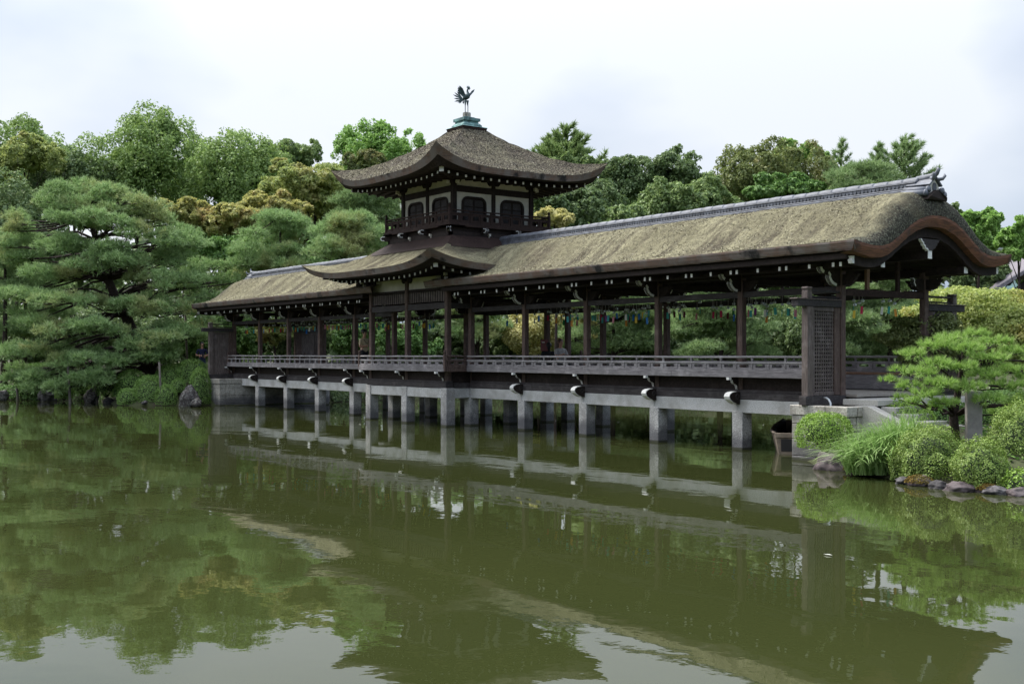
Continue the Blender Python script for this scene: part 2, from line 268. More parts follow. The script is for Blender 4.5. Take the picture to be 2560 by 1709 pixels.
# ---------------------------------------------------------------- object helpers
def link(o, parent=None):
    COL.objects.link(o)
    if parent is not None: o.parent = parent
    return o
def tag(o, label=None, cat=None, group=None, kind=None):
    if label: o['label'] = label
    if cat: o['category'] = cat
    if group: o['group'] = group
    if kind: o['kind'] = kind
    return o
def empty(name, loc=(0, 0, 0), rz=0, parent=None):
    o = bpy.data.objects.new(name, None); o.location = loc; o.rotation_euler = (0, 0, rz); o.empty_display_size = 0.3
    return link(o, parent)
def inst(name, me, parent=None, loc=(0, 0, 0), rot=(0, 0, 0), sc=(1, 1, 1)):
    o = bpy.data.objects.new(name, me); o.location = loc; o.rotation_euler = rot; o.scale = sc
    return link(o, parent)
class MB:
    def __init__(s): s.v = []; s.f = []; s.m = []
    def add(s, vs, fs, mi=0):
        k = len(s.v); s.v += [tuple(v) for v in vs]; s.f += [tuple(i + k for i in f) for f in fs]; s.m += [mi] * len(fs)
        return s
    def box(s, lo, hi, mi=0, bev=0.0):
        x0, y0, z0 = lo; x1, y1, z1 = hi
        if bev <= 0:
            return s.add([(x0, y0, z0), (x1, y0, z0), (x1, y1, z0), (x0, y1, z0), (x0, y0, z1), (x1, y0, z1), (x1, y1, z1), (x0, y1, z1)],
                  [(0, 3, 2, 1), (4, 5, 6, 7), (0, 1, 5, 4), (1, 2, 6, 5), (2, 3, 7, 6), (3, 0, 4, 7)], mi)
        b = min(bev, (x1 - x0) / 3, (y1 - y0) / 3, (z1 - z0) / 3)
        bm = bmesh.new(); bmesh.ops.create_cube(bm, size=1)
        for v in bm.verts: v.co = ((x0 + x1) / 2 + v.co.x * (x1 - x0), (y0 + y1) / 2 + v.co.y * (y1 - y0), (z0 + z1) / 2 + v.co.z * (z1 - z0))
        bmesh.ops.bevel(bm, geom=list(bm.edges), offset=b, segments=1, affect='EDGES')
        bm.verts.index_update(); vs_ = [v.co[:] for v in bm.verts]; fs = [[v.index for v in f.verts] for f in bm.faces]; bm.free()
        return s.add(vs_, fs, mi)
    def cbox(s, c, sz, mi=0, bev=0.0):
        return s.box([c[i] - sz[i] / 2 for i in range(3)], [c[i] + sz[i] / 2 for i in range(3)], mi, bev)
    def prism(s, prof, axis, a, b, mi=0, caps=True, side=True):
        "prof: 2D loop; axis 'x': (y,z), 'y': (x,z), 'z': (x,y)"
        def P(p, t): return {'x': (t, p[0], p[1]), 'y': (p[0], t, p[1]), 'z': (p[0], p[1], t)}[axis]
        n = len(prof); vs_ = [P(p, a) for p in prof] + [P(p, b) for p in prof]; fs = []
        if side: fs += [(i, (i + 1) % n, n + (i + 1) % n, n + i) for i in range(n)]
        if caps: fs += [tuple(range(n))[::-1], tuple(range(n, 2 * n))]
        return s.add(vs_, fs, mi)
    def strip(s, prof, axis, a, b, th, mi=0):
        "open profile polyline given a thickness (offset) and extruded: used for rims"
        pts = [Vector((p[0], p[1])) for p in prof]; out = []
        for i, p in enumerate(pts):
            d = (pts[min(i + 1, len(pts) - 1)] - pts[max(i - 1, 0)]).normalized(); out.append(p + Vector((-d.y, d.x)) * th)
        return s.prism([p[:] for p in pts] + [p[:] for p in reversed(out)], axis, a, b, mi)
    def tube(s, path, rad, n=8, mi=0, cap=True):
        path = [Vector(p) for p in path]
        if not hasattr(rad, '__len__'): rad = [rad] * len(path)
        k = len(s.v); up = Vector((0, 0, 1)); vs_ = []
        d0 = (path[1] - path[0]).normalized(); a = d0.cross(up)
        if a.length < 0.05: a = d0.cross(Vector((1, 0, 0)))
        a.normalize()
        for i, p in enumerate(path):
            d = (path[min(i + 1, len(path) - 1)] - path[max(i - 1, 0)]).normalized()
            a = (a - d * a.dot(d)).normalized(); b = d.cross(a)
            for j in range(n):
                t = 2 * math.pi * j / n; vs_.append(p + (a * math.cos(t) + b * math.sin(t)) * rad[i])
        fs = []
        for i in range(len(path) - 1):
            for j in range(n): fs.append((i * n + j, i * n + (j + 1) % n, (i + 1) * n + (j + 1) % n, (i + 1) * n + j))
        if cap: fs += [tuple(range(n))[::-1], tuple(range((len(path) - 1) * n, len(path) * n))]
        return s.add(vs_, fs, mi)
    def lathe(s, prof, c=(0, 0, 0), n=10, mi=0):
        vs_ = []; 
        for r, z in prof:
            for j in range(n): t = 2 * math.pi * j / n; vs_.append((c[0] + r * math.cos(t), c[1] + r * math.sin(t), c[2] + z))
        fs = [(i * n + j, i * n + (j + 1) % n, (i + 1) * n + (j + 1) % n, (i + 1) * n + j) for i in range(len(prof) - 1) for j in range(n)]
        fs += [tuple(range(n))[::-1], tuple(range((len(prof) - 1) * n, len(prof) * n))]
        return s.add(vs_, fs, mi)
    def grid(s, P, mi=0):
        r, c = len(P), len(P[0]); return s.add([p for row in P for p in row], [(i * c + j, i * c + j + 1, (i + 1) * c + j + 1, (i + 1) * c + j) for i in range(r - 1) for j in range(c - 1)], mi)
    def frame(s, x0, x1, z0, z1, hx0, hx1, hz0, hz1, y0, y1, cut=0.02, mi=0):
        "board in the xz plane with a chamfered window hole"
        o = [(x0, z0), ((x0 + x1) / 2, z0), (x1, z0), (x1, (z0 + z1) / 2), (x1, z1), ((x0 + x1) / 2, z1), (x0, z1), (x0, (z0 + z1) / 2)]
        return s
    def mesh(s, name, mats, smooth=False):
        me = bpy.data.meshes.new(name); me.from_pydata(s.v, [], s.f)
        for m in (mats if isinstance(mats, (list, tuple)) else [mats]): me.materials.append(MATS[m])
        if len(me.materials) > 1: me.polygons.foreach_set('material_index', s.m)
        if smooth: me.polygons.foreach_set('use_smooth', [True] * len(me.polygons))
        me.update(); return me
    def build(s, name, mats, parent=None, smooth=False): return inst(name, s.mesh(name, mats, smooth), parent)
def ringboard(outer, inner, axis, a, b):
    "board with a hole: outer and inner loops of equal length"
    n = len(outer); mb = MB()
    def P(p, t): return {'x': (t, p[0], p[1]), 'y': (p[0], t, p[1]), 'z': (p[0], p[1], t)}[axis]
    vs_ = [P(p, a) for p in outer] + [P(p, a) for p in inner] + [P(p, b) for p in outer] + [P(p, b) for p in inner]; fs = []
    for i in range(n):
        j = (i + 1) % n
        fs += [(i, j, n + j, n + i), (2 * n + i, 3 * n + i, 3 * n + j, 2 * n + j), (i, 2 * n + i, 2 * n + j, j), (n + i, n + j, 3 * n + j, 3 * n + i)]
    return mb.add(vs_, fs)
def rloop(x0, x1, z0, z1, r, k=3):
    "rounded rectangle, 4*(k+1) points"
    p = []
    for cx, cz, a0 in ((x1 - r, z1 - r, 0), (x0 + r, z1 - r, 90), (x0 + r, z0 + r, 180), (x1 - r, z0 + r, 270)):
        for i in range(k + 1): a = R(a0 + 90 * i / k); p.append((cx + r * math.cos(a), cz + r * math.sin(a)))
    return p
def arrmesh(name, V, nper, m, smooth=False):
    "mesh from an (n*nper,3) vertex array, each nper verts one face"
    V = np.ascontiguousarray(V, dtype=np.float32).reshape(-1, 3); nv = len(V); nf = nv // nper
    me = bpy.data.meshes.new(name); me.vertices.add(nv); me.vertices.foreach_set('co', V.ravel())
    me.loops.add(nv); me.loops.foreach_set('vertex_index', np.arange(nv, dtype=np.int32))
    me.polygons.add(nf); me.polygons.foreach_set('loop_start', np.arange(0, nv, nper, dtype=np.int32))
    me.materials.append(MATS[m]); me.update(calc_edges=True); return me
def unit(a): return a / np.maximum(np.linalg.norm(a, axis=-1, keepdims=True), 1e-9)
def leaves(P, Nn, size, asp=0.55, tilt=0.6):
    n = len(P); Nn = unit(Nn + rng.normal(0, tilt, (n, 3))); t = unit(np.cross(Nn, rng.normal(0, 1, (n, 3)))); b = np.cross(Nn, t)
    s = (size * rng.uniform(0.7, 1.3, (n, 1))) / 2
    droop = Nn * s * 0.3
    return np.stack([P - t * s - droop, P + b * s * asp, P + t * s - droop, P - b * s * asp], 1).reshape(-1, 3)
def needles(P, A, length, width, k, spread):
    "tufts at P with axis A: k thin triangles each"
    n = len(P); Pn = np.repeat(P, k, 0); An = np.repeat(A, k, 0)
    D = unit(An + rng.normal(0, spread, (n * k, 3))); Ln = length * rng.uniform(0.75, 1.15, (n * k, 1))
    sd_ = unit(np.cross(D, rng.normal(0, 1, (n * k, 3)))) * width / 2
    return np.stack([Pn - sd_, Pn + sd_, Pn + D * Ln], 1).reshape(-1, 3)
def sph(n):
    return unit(rng.normal(0, 1, (n, 3)))

# ================================================================ the covered bridge
BAY = 2.927; YC = 1.56; TW = 2.475; XE = TW + 5 * BAY           # XE = 17.11 end columns
XS = [TW + k * BAY for k in range(6)]
bridge = empty('covered_bridge')
tag(bridge, 'long dark wooden covered bridge with thatched roofs and a central two storey tower', 'bridge')
def smooth01(t): t = max(0.0, min(1.0, t)); return t * t * (3 - 2 * t)
def lerp(a, b, t): return a + (b - a) * t
def interp(tab, x):
    if x <= tab[0][0]: return tab[0][1]
    for (a, u), (b, v) in zip(tab, tab[1:]):
        if x <= b: return lerp(u, v, smooth01((x - a) / (b - a)) * 0.35 + 0.65 * (x - a) / (b - a))
    return tab[-1][1]
def vn(x, y, s=1.0):
    return (math.sin(x * 1.7 * s + 1.3 * math.sin(y * 2.1 * s)) + math.sin(y * 2.9 * s + 1.1 * math.sin(x * 1.3 * s + 2))) * 0.5

# ---- granite piers and beams
PW = 0.34
me_pier = MB().box((-PW / 2, -PW / 2, -1.3), (PW / 2, PW / 2, 0.93), bev=0.012).mesh('pier', 'granite')
me_tpier = MB().box((-PW / 2, -PW / 2, -1.3), (PW / 2, PW / 2, 1.225), bev=0.012).mesh('pier', 'granite')
for sx in (-1, 1):
    for x in XS[1:5]:
        for sy in (-1, 1): inst('pier', me_pier, bridge, (sx * x, sy * YC, 0))
for x, y in [(sx * TW, sy * YC) for sx in (-1, 1) for sy in (-1, 1)] + [(a * TW, sy * TW) for a in (-1, 0, 1) for sy in (-1, 1)] + [(-TW, 0), (TW, 0)]:
    inst('pier', me_tpier, bridge, (x, y, 0))
for sx in (-1, 1):
    xs = [TW + PW / 2] + XS[1:5] + [XE - 0.36]
    for i in range(5):
        a, b = xs[i], xs[i + 1]
        for sy in (-1, 1):
            MB().box((min(sx * a, sx * b) + 0.002, sy * YC - 0.15, 0.895), (max(sx * a, sx * b) - 0.002, sy * YC + 0.15, 1.213), bev=0.01).build('stone_beam', 'granite_beam', bridge)
    for y0, y1 in ((-TW + .17, -YC - .17), (-YC + .17, -.17), (.17, YC - .17), (YC + .17, TW - .17)):
        MB().box((sx * TW - 0.14, y0 + .002, 0.9), (sx * TW + 0.14, y1 - .002, 1.212), bev=0.01).build('stone_beam', 'granite_beam', bridge)
    for sy in (-1, 1):
        a, b = (0.17, TW - 0.17) if sx > 0 else (-TW + 0.17, -0.17)
        MB().box((a + .002, sy * TW - 0.14, 0.9), (b - .002, sy * TW + 0.14, 1.212), bev=0.01).build('stone_beam', 'granite_beam', bridge)
# ---- wooden sills, skirting, floor, benches
for sy in (-1, 1):
    for sx in (-1, 1):
        a, b = sorted((sx * (TW + 0.1), sx * (XE - 0.2)))
        MB().box((a, sy * YC - 0.155, 1.216), (b, sy * YC + 0.155, 1.385), bev=0.01).build('sill_beam', 'wood_beam', bridge)
        MB().box((a, sy * YC - 0.12, 1.386), (b, sy * YC + 0.12, 1.45), bev=0.01).build('sill_beam', 'wood_beam', bridge)
        MB().box((a, sy * YC - 0.05, 1.451), (b, sy * YC + 0.05, 1.752)).build('skirting_board', 'wood_dark', bridge)
    MB().box((-TW - .1, sy * TW - 0.15, 1.226), (TW + .1, sy * TW + 0.15, 1.387), bev=0.01).build('sill_beam', 'wood_beam', bridge)
    MB().box((-TW - .1, sy * TW - 0.12, 1.388), (TW + .1, sy * TW + 0.12, 1.452), bev=0.01).build('sill_beam', 'wood_beam', bridge)
    MB().box((-TW, sy * TW - 0.05, 1.453), (TW, sy * TW + 0.05, 1.752)).build('skirting_board', 'wood_dark', bridge)
    for sx in (-1, 1):
        MB().box((sx * TW - .14, sy * 2.0 - .31, 1.228), (sx * TW + .14, sy * 2.0 + .31, 1.386)).build('sill_beam', 'wood_beam', bridge)
        MB().box((sx * TW - .05, sy * 2.0 - .4, 1.388), (sx * TW + .05, sy * 2.0 + .4, 1.75)).build('skirting_board', 'wood_dark', bridge)
nb = 12
for i in range(nb):          # floor planks run along the bridge
    y0 = -1.45 + 2.9 * i / nb
    MB().box((-XE - 0.35, y0 + .004, 1.36 + .003 * (i % 2)), (XE + 0.35, y0 + 2.9 / nb - .004, 1.42 + .003 * (i % 2))).build('floor_plank', 'floor_wood', bridge)
for sy in (-1, 1):
    for sx in (-1, 1):
        a, b = sorted((sx * 2.45, sx * (XE - 0.1)))
        MB().box((a, sy * 1.49 - .02, 1.425), (b, sy * 1.49 + .02, 1.80)).build('bench_front', 'wood_grey', bridge)
        lo, hi = sorted((sy * 1.44, sy * 1.93))
        MB().box((a, lo, 1.803), (b, hi, 1.86), bev=.008).build('bench_seat', 'wood_new' if sy > 0 else 'wood_grey', bridge)
    lo, hi = sorted((sy * 1.6, sy * 2.80))
    MB().box((-2.44, lo, 1.80), (2.44, hi, 1.862)).build('bench_seat', 'wood_grey', bridge)

# ---- deck edge beams and balustrades
rail_c = {}
def finial_post(parent, x, y, z0=1.76, z1=2.30):
    p = MB().cbox((x, y, (z0 + z1) / 2), (0.085, 0.085, z1 - z0), bev=.008)
    p.lathe([(0.03, 0), (0.048, .015), (.048, .03), (.03, .04), (.05, .06), (.05, .075), (.032, .085), (.048, .1), (.042, .125), (.012, .15)], (x, y, z1), 8)
    return p.build('corner_post', 'wood_column', parent)
def balustrade(parent, p0, p1, panels=True, z=0.0, hscale=1.0, step=BAY / 6, woodm='wood_grey', ends=(False, False), fascia=True, panel_mat=None, top_r=0.028):
    "rail line from p0 to p1 (xy); posts, panels, three rails; built along local x"
    d = Vector((p1[0] - p0[0], p1[1] - p0[1], 0)); Ln = d.length; rz = math.atan2(d.y, d.x)
    e = empty('balustrade', (p0[0], p0[1], z), rz, parent); railm = 'wood_rail' if woodm == 'wood_grey' else woodm
    if fascia:
        nseg = max(1, round(Ln / 4.4)); 
        for i in range(nseg):
            a, b = Ln * i / nseg, Ln * (i + 1) / nseg
            MB().box((a + .002, -.05 - .004 * (i % 2), 1.755), (b - .002, .05, 1.866), bev=.006).build('edge_beam', woodm, e)
        MB().box((0, -.04, 1.867), (Ln, .04, 1.952), bev=.006).build('bottom_rail', woodm, e)
    zb, zt = (1.953, 2.088) if fascia else (0.0, 0.27)
    zm = zt + 0.042; zr = zm + (0.152 - .042 if fascia else 0.075)
    if not fascia: MB().box((0, -.035, -.06), (Ln, .035, -.001), bev=.005).build('bottom_rail', woodm, e)
    MB().box((0, -.03, zt), (Ln, .03, zm), bev=.005).build('middle_rail', railm, e)
    sag = [(Ln * i / 8, 0, zr + .006 * math.sin(i * 1.9)) for i in range(9)]
    MB().tube(sag, top_r, 8).build('top_rail', railm, e, True)
    n = max(2, round(Ln / step / 2) * 2); st = Ln / n
    mt = MB().box((-.026, -.03, zb), (.026, .03, zt - .001), bev=.004).mesh('post', woodm)
    mu = MB().box((-.022, -.022, zm), (.022, .022, zr - .02), bev=.004).cbox((0, 0, zr - .035), (.07, .05, .02)).mesh('strut', woodm)
    hx = st - .052
    if panels: mp_ = ringboard(rloop(-hx / 2, hx / 2, zb, zt - .001, .002), rloop(-hx * .33, hx * .33, zb + (zt - zb) * .28, zb + (zt - zb) * .80, .022), 'y', -.012, .012).mesh('panel', panel_mat or woodm)
    for i in range(n + 1):
        if 0 < i < n: inst('post', mt, e, (i * st, 0, 0))
        if i % 2 == 0 and 0 < i < n: inst('strut', mu, e, (i * st, 0, 0))
        if panels and i < n: inst('panel', mp_, e, ((i + .5) * st, 0, 0))
    return e
YD, TD = 1.94, 2.80
for sy in (-1, 1):
    balustrade(bridge, (TD, sy * YD), (XE - 0.24, sy * YD), True)
    balustrade(bridge, (-XE + 0.14, sy * YD), (-TD, sy * YD), False)
    balustrade(bridge, (-TD, sy * TD), (TD, sy * TD), True)
    for sx in (-1, 1):
        balustrade(bridge, (sx * TD, sy * (YD + .06)), (sx * TD, sy * (TD - .06)), True, woodm='wood_column')
        finial_post(bridge, sx * TD, sy * TD); finial_post(bridge, sx * (XE - 0.19), sy * YD, 1.76, 2.26)
# ---- carved brackets under the deck
nose = [(0.0, 1.10), (-.12, 1.115), (-.24, 1.16), (-.33, 1.225), (-.36, 1.29), (-.33, 1.35), (-.25, 1.39), (-.12, 1.405), (0.0, 1.40)]
def bracket_set(parent, x, sy, yface, with_nose=True):
    e = empty('deck_bracket', (x, yface, 0), 0 if sy < 0 else math.pi, parent)
    if with_nose:
        inst('beam_nose', ME['nose'], e); inst('painted_face', ME['nose_w'], e); inst('scroll', ME['scroll'], e)
    inst('curved_arm', ME['arm'], e); inst('painted_edge', ME['arm_w'], e); inst('joist_end', ME['jend'], e)
ME = {}
ME['nose'] = MB().prism(nose, 'x', -.085, .085).mesh('beam_nose', 'wood_dark')
ME['nose_w'] = MB().prism([(p[0] * 1.05 - .004, 1.25 + (p[1] - 1.25) * 1.05) for p in nose[1:-1]] + [(-.10, 1.40), (-.17, 1.33), (-.19, 1.26), (-.16, 1.18), (-.08, 1.125)], 'x', -.09, .082).mesh('painted_face', 'white_paint')
spir = [(-.10 - .012 * 0 + (.075 - .0045 * i) * math.cos(i * .55), 1.27 + (.085 - .005 * i) * math.sin(i * .55)) for i in range(15)]
ME['scroll'] = MB().tube([(.088, y, z) for y, z in spir], .012, 5).mesh('scroll', 'wood_beam')
armp = [(0, 1.46), (-.03, 1.46), (-.045, 1.50), (-.05, 1.545), (-.085, 1.575), (-.15, 1.595), (-.19, 1.63), (-.205, 1.69), (-.205, 1.752), (0, 1.752)]
ME['arm'] = MB().prism(armp, 'x', -.035, .035).mesh('curved_arm', 'wood_dark')
ME['arm_w'] = MB().strip(armp[1:8], 'x', -.04, .034, -.022).mesh('painted_edge', 'white_paint')
ME['jend'] = MB().box((-.04, -.345, 1.69), (.04, -.255, 1.752)).mesh('joist_end', 'white_paint')
for sy in (-1, 1):
    for sx in (-1, 1):
        for x in XS[1:5]: bracket_set(bridge, sx * x, sy, sy * (YC + .155))
        bracket_set(bridge, sx * (XE - .12), sy, sy * (YC + .155), False)
    for x in (-TW, 0, TW): bracket_set(bridge, x, sy, sy * (TW + .15), False)

# ---- columns, tie beams
CW = 0.16
me_col = MB().box((-CW / 2, -CW / 2, 1.2), (CW / 2, CW / 2, 4.25), bev=.012).mesh('column', 'wood_column')
me_tcol = MB().box((-.084, -.084, 1.2), (.084, .084, 5.0), bev=.012).mesh('column', 'wood_column')
for sx in (-1, 1):
    for x in XS:
        for sy in (-1, 1): inst('column', me_col, bridge, (sx * x, sy * YC, 0))
for a in (-1, 0, 1):
    for sy in (-1, 1): inst('column', me_tcol, bridge, (a * TW, sy * TW, 0))
for sy in (-1, 1):
    for sx in (-1, 1):
        for i in range(5):
            a, b = sorted((sx * (XS[i] + .08), sx * (XS[i + 1] - .08)))
            MB().box((a, sy * YC - .045, 3.675), (b, sy * YC + .045, 3.825), bev=.008).build('tie_beam', 'wood_beam', bridge)
        a, b = sorted((sx * (TW - .2), sx * 18.2))
        pl = MB().box((a, sy * YC - .07, 4.16), (b, sy * YC + .07, 4.33)).build('purlin', 'wood_dark', bridge)
        MB().box((sx * 18.2 if sx > 0 else -18.215, sy * YC - .065, 4.175), (18.215 if sx > 0 else sx * 18.2, sy * YC + .065, 4.32)).build('painted_end', 'white_paint', pl)
        a, b = sorted((sx * (TW + .3), sx * 18.0))
        MB().box((a, sy * 2.2 - .05, 4.18), (b, sy * 2.2 + .05, 4.29)).build('purlin', 'wood_dark', bridge)
for sx in (-1, 1):
    a, b = sorted((sx * TW, sx * 18.3))
    pl = MB().box((a, -.075, 4.42), (b, .075, 4.62)).build('ridge_purlin', 'wood_dark', bridge)
    a, b = sorted((sx * 18.3, sx * 18.315)); MB().box((a, -.07, 4.43), (b, .07, 4.61)).build('painted_end', 'white_paint', pl)
    for k, x in enumerate(XS):
        end = k == 5
        MB().box((sx * x - .05, -YC + .08, 3.62 if end else 4.02), (sx * x + .05, YC - .08, 3.77 if end else 4.16)).build('cross_beam', 'wood_red' if end else 'wood_dark', bridge)
    for y in (-.62, .52):
        MB().box((sx * XE - .035, y - .05, 3.77), (sx * XE + .035, y + .05, 4.5)).build('strut', 'wood_new' if y < 0 else 'wood_red', bridge)
    for y in (-.85, -.1, .7):
        a, b = sorted((sx * TW, sx * XE)); MB().tube([(a, y, 3.80), ((a + b) / 2, y, 3.785), (b, y, 3.80)], .012, 5).build('hanging_bar', 'wood_dark', bridge)
# ---- bracket arms on column heads: outward arms with white curled tips, sideways boat arms
tip1 = [(-.08, 3.83), (-.22, 3.815), (-.33, 3.85), (-.41, 3.91), (-.44, 3.96), (-.47, 4.0), (-.455, 4.05), (-.50, 4.09), (-.08, 4.09)]
tip2 = [(-.08, 4.06), (-.55, 4.06), (-.66, 4.085), (-.73, 4.13), (-.76, 4.19), (-.76, 4.22), (-.08, 4.22)]
boat = [(.08, 3.84), (.24, 3.835), (.33, 3.865), (.37, 3.92), (.41, 3.95), (.42, 4.0), (.47, 4.03), (.50, 4.08), (.08, 4.08)]
def mirror(p): return [(-a, b) for a, b in reversed(p)]
ME['cap'] = MB().prism(tip1, 'x', -.045, .045).prism(tip2, 'x', -.045, .045).prism(mirror(tip1), 'x', -.045, .045).mesh('outward_arm', 'wood_dark')
w_ = MB().strip(tip1[1:8], 'x', -.056, .056, -.055).strip(tip2[2:6], 'x', -.056, .056, -.06).strip([(-a, b) for a, b in tip1[3:8]], 'x', -.049, .049, .03)
ME['cap_w'] = w_.mesh('painted_tip', 'white_paint')
ME['boat'] = MB().prism(boat, 'y', -.045, .045).prism(mirror(boat), 'y', -.045, .045).mesh('side_arm', 'wood_dark')
hole = [(.17, 3.92), (.34, 3.92), (.34, 4.05), (.17, 4.05)]
for sx in (-1, 1):
    for x in XS:
        for sy in (-1, 1):
            c = empty('column_bracket', (sx * x, sy * YC, 0), 0 if sy < 0 else math.pi, bridge)
            inst('outward_arm', ME['cap'], c); inst('painted_tip', ME['cap_w'], c); inst('side_arm', ME['boat'], c)

# ---- wing roofs
PROF = [(0.0, 5.97), (0.3, 5.93), (0.6, 5.86), (0.9, 5.76), (1.2, 5.60), (1.5, 5.36), (1.75, 5.15), (2.0, 4.96), (2.3, 4.81), (2.6, 4.73), (2.95, 4.66)]
ARCH = [(0.0, 5.36), (0.3, 5.345), (0.66, 5.25), (0.95, 5.12), (1.2, 4.97), (1.45, 4.81), (1.75, 4.65), (2.0, 4.585), (2.3, 4.58), (2.6, 4.61), (2.95, 4.665)]
def prof(y): return interp(PROF, abs(y))
def arch(y): return interp(ARCH, abs(y))
YSN = [-2.95 + 5.9 * i / 64 for i in range(65)]
def wing_roof(sx):
    xe = 18.52 if sx > 0 else -18.85
    e = empty('wing_roof', (0, 0, 0), 0, bridge)
    xs = [sx * (1.75 + 0.2 * i) for i in range(int((abs(xe) - 0.55 - 1.75) / 0.2))] + [sx * (abs(xe) - .52)]
    rim = [0.0, .15, .32, .5, .66, .8, .9, .96, 1.0]
    P = [[(x, y, prof(y) + .012 * vn(x * 3, y * 5) + .016 * vn(x * 9, y * 9)) for y in YSN] for x in xs]
    xr0 = xs[-1]
    RM = []
    for t in rim:
        x = lerp(xr0, xe, t); k = 1 - math.sqrt(max(0, 1 - t ** 2.2))
        RM.append([(x, y, lerp(prof(y), arch(y), k) + .012 * vn(x * 3, y * 5) + .012 * vn(x * 9, y * 9)) for y in YSN])
    MB().grid(P).build('thatch', 'thatch', e, True)
    MB().grid(RM).build('gable_rim', 'thatch', e, True)
    # eave edges (layered bark) along both long sides, gable edge along the arch
    xa = xs + [lerp(xr0, xe, t) for t in rim[1:]]
    for sy in (-1, 1):
        mb = MB(); rows = []
        for dy, dz in ((0, 0.004), (.0, -.035), (-.015, -.07), (-.03, -.12), (-.05, -.17), (-.075, -.205)):
            rows.append([(x, sy * (2.95 + dy), (prof(2.95) if abs(x) < abs(xr0) else lerp(prof(2.95), arch(2.95), .5)) + dz + .008 * vn(x * 11, dz * 40) - (.02 if dz < -.1 else 0) * 0) for x in xa])
        mb.grid(rows).build('eave_edge', 'bark_edge', e)
    rows = []
    for dx, dz in ((0, .004), (0, -.06), (-.02, -.13), (-.045, -.2), (-.06, -.24)):
        kk = lambda y: 1 - 0.15 * max(0, (abs(y) - 2.4) / .55)
        rows.append([(xe + sx * dx, y, arch(y) + dz * kk(y)) for y in YSN])
    rows.append([(xe + sx * -.35, y, arch(y) - .25) for y in YSN])
    MB().grid(rows).build('gable_edge', 'bark_edge_red', e)
    # barge board under the gable edge
    rows = []; YB = [y for y in YSN if abs(y) < 2.7]
    xb = xe - sx * .22
    for dx, dz in ((0, -.235), (0, -.43), (-sx * .1, -.43), (-sx * .1, -.235)):
        rows.append([(xb + dx, y, arch(y) + dz - .03 * (1 - abs(y) / 2.7) ) for y in YB])
    bb = MB().grid(rows).build('barge_board', 'wood_dark', bridge)
    for sy in (-1, 1):
        MB().prism([(sy * 2.66, 4.2), (sy * 2.72, 4.205), (sy * 2.75, 4.27), (sy * 2.72, 4.31), (sy * 2.75, 4.355), (sy * 2.66, 4.36)], 'x', xb - sx * .095, xb + sx * .006).build('painted_end', 'white_paint', bb)
    # soffit: underside sheet
    rows = []
    for x in [sx * 2.0, sx * 8, sx * 14, xe - sx * .12]:
        rows.append([(x, y, min(4.445, 4.445) + (arch(y) - .25 - 4.40) * (1 if abs(x) > 17 else .55) if abs(y) < 2.2 else 4.44) for y in [-2.87 + 5.74 * i / 40 for i in range(41)]])
    MB().grid(rows).build('soffit', 'wood_dark', e)
    # rafters: singles over columns and mid bay, pairs between
    x = 2.95; rm = MB().add([(-.032, -1.95 + 0, 4.20 + .1), (.032, -1.95, 4.30), (.032, -1.95, 4.40), (-.032, -1.95, 4.40), (-.028, -2.63, 4.165), (.028, -2.63, 4.165), (.028, -2.63, 4.255), (-.028, -2.63, 4.255)],
        [(0, 1, 5, 4), (1, 2, 6, 5), (2, 3, 7, 6), (3, 0, 4, 7), (4, 5, 6, 7)]).mesh('rafter', 'wood_dark')
    rw = MB().box((-.029, -2.642, 4.166), (.029, -2.628, 4.256)).mesh('painted_end', 'white_paint')
    pos = []; q = BAY / 4; k = 0
    while True:
        xx = TW + k * q
        if xx > 18.1: break
        if xx > 2.9: pos += [xx] if k % 2 == 0 else [xx - .095, xx + .095]
        k += 1
    for xx in pos:
        for sy in (-1, 1):
            r = inst('rafter', rm, bridge, (sx * xx, 0, 0), (0, 0, 0 if sy < 0 else math.pi)); inst('painted_end', rw, r)
    # eave board above the rafters
    for sy in (-1, 1):
        lo, hi = sorted((sy * 2.5, sy * 2.80)); a, b = sorted((sx * 2.6, xe - sx * .3))
        MB().box((a, lo, 4.31), (b, hi, 4.43)).build('eave_board', 'wood_dark', e)
    # pendant carving in the gable
    g = [(-.34, 4.86), (-.30, 4.80), (-.26, 4.795), (-.24, 4.73), (-.2, 4.72), (-.17, 4.66), (-.11, 4.655), (-.08, 4.61), (.08, 4.61), (.11, 4.655), (.17, 4.66), (.2, 4.72), (.24, 4.73), (.26, 4.795), (.30, 4.80), (.34, 4.86)]
    pd = MB().prism(g, 'x', xb - .04, xb + .03).build('gable_pendant', 'wood_beam', bridge)
    MB().strip(g[:8], 'x', xb - .042, xb + .034, -.028).build('painted_edge', 'white_paint', pd)
    # ridge of tiles
    rg = empty('ridge', (0, 0, 0), 0, bridge)
    x0, x1 = 2.0, abs(xe) - .45
    def strip_box(y, z0, z1, m, nm):
        a, b = sorted((sx * x0, sx * x1)); return MB().box((a, -y, z0), (b, y, z1), bev=.01).build(nm, m, rg)
    strip_box(.26, 5.93, 5.985, 'ridge_tile', 'flat_course'); strip_box(.23, 5.987, 6.03, 'ridge_tile', 'flat_course')
    strip_box(.17, 6.031, 6.125, 'ridge_tile_dark', 'recess_course'); strip_box(.20, 6.126, 6.15, 'ridge_tile', 'flat_course'); strip_box(.185, 6.152, 6.175, 'ridge_tile', 'flat_course')
    n = int((x1 - x0) / .105); V = []
    mb = MB()
    for i in range(n):
        xx = sx * (x0 + (i + .5) * (x1 - x0) / n)
        for sy in (-1, 1):
            pr = [(xx + .048 * math.cos(a), 6.118 - .078 * math.sin(a)) for a in [math.pi * j / 6 for j in range(7)]]
            mb.prism(pr, 'y', sy * .168, sy * .19)
    tag(mb.build('round_course', 'ridge_tile', rg), kind='stuff')
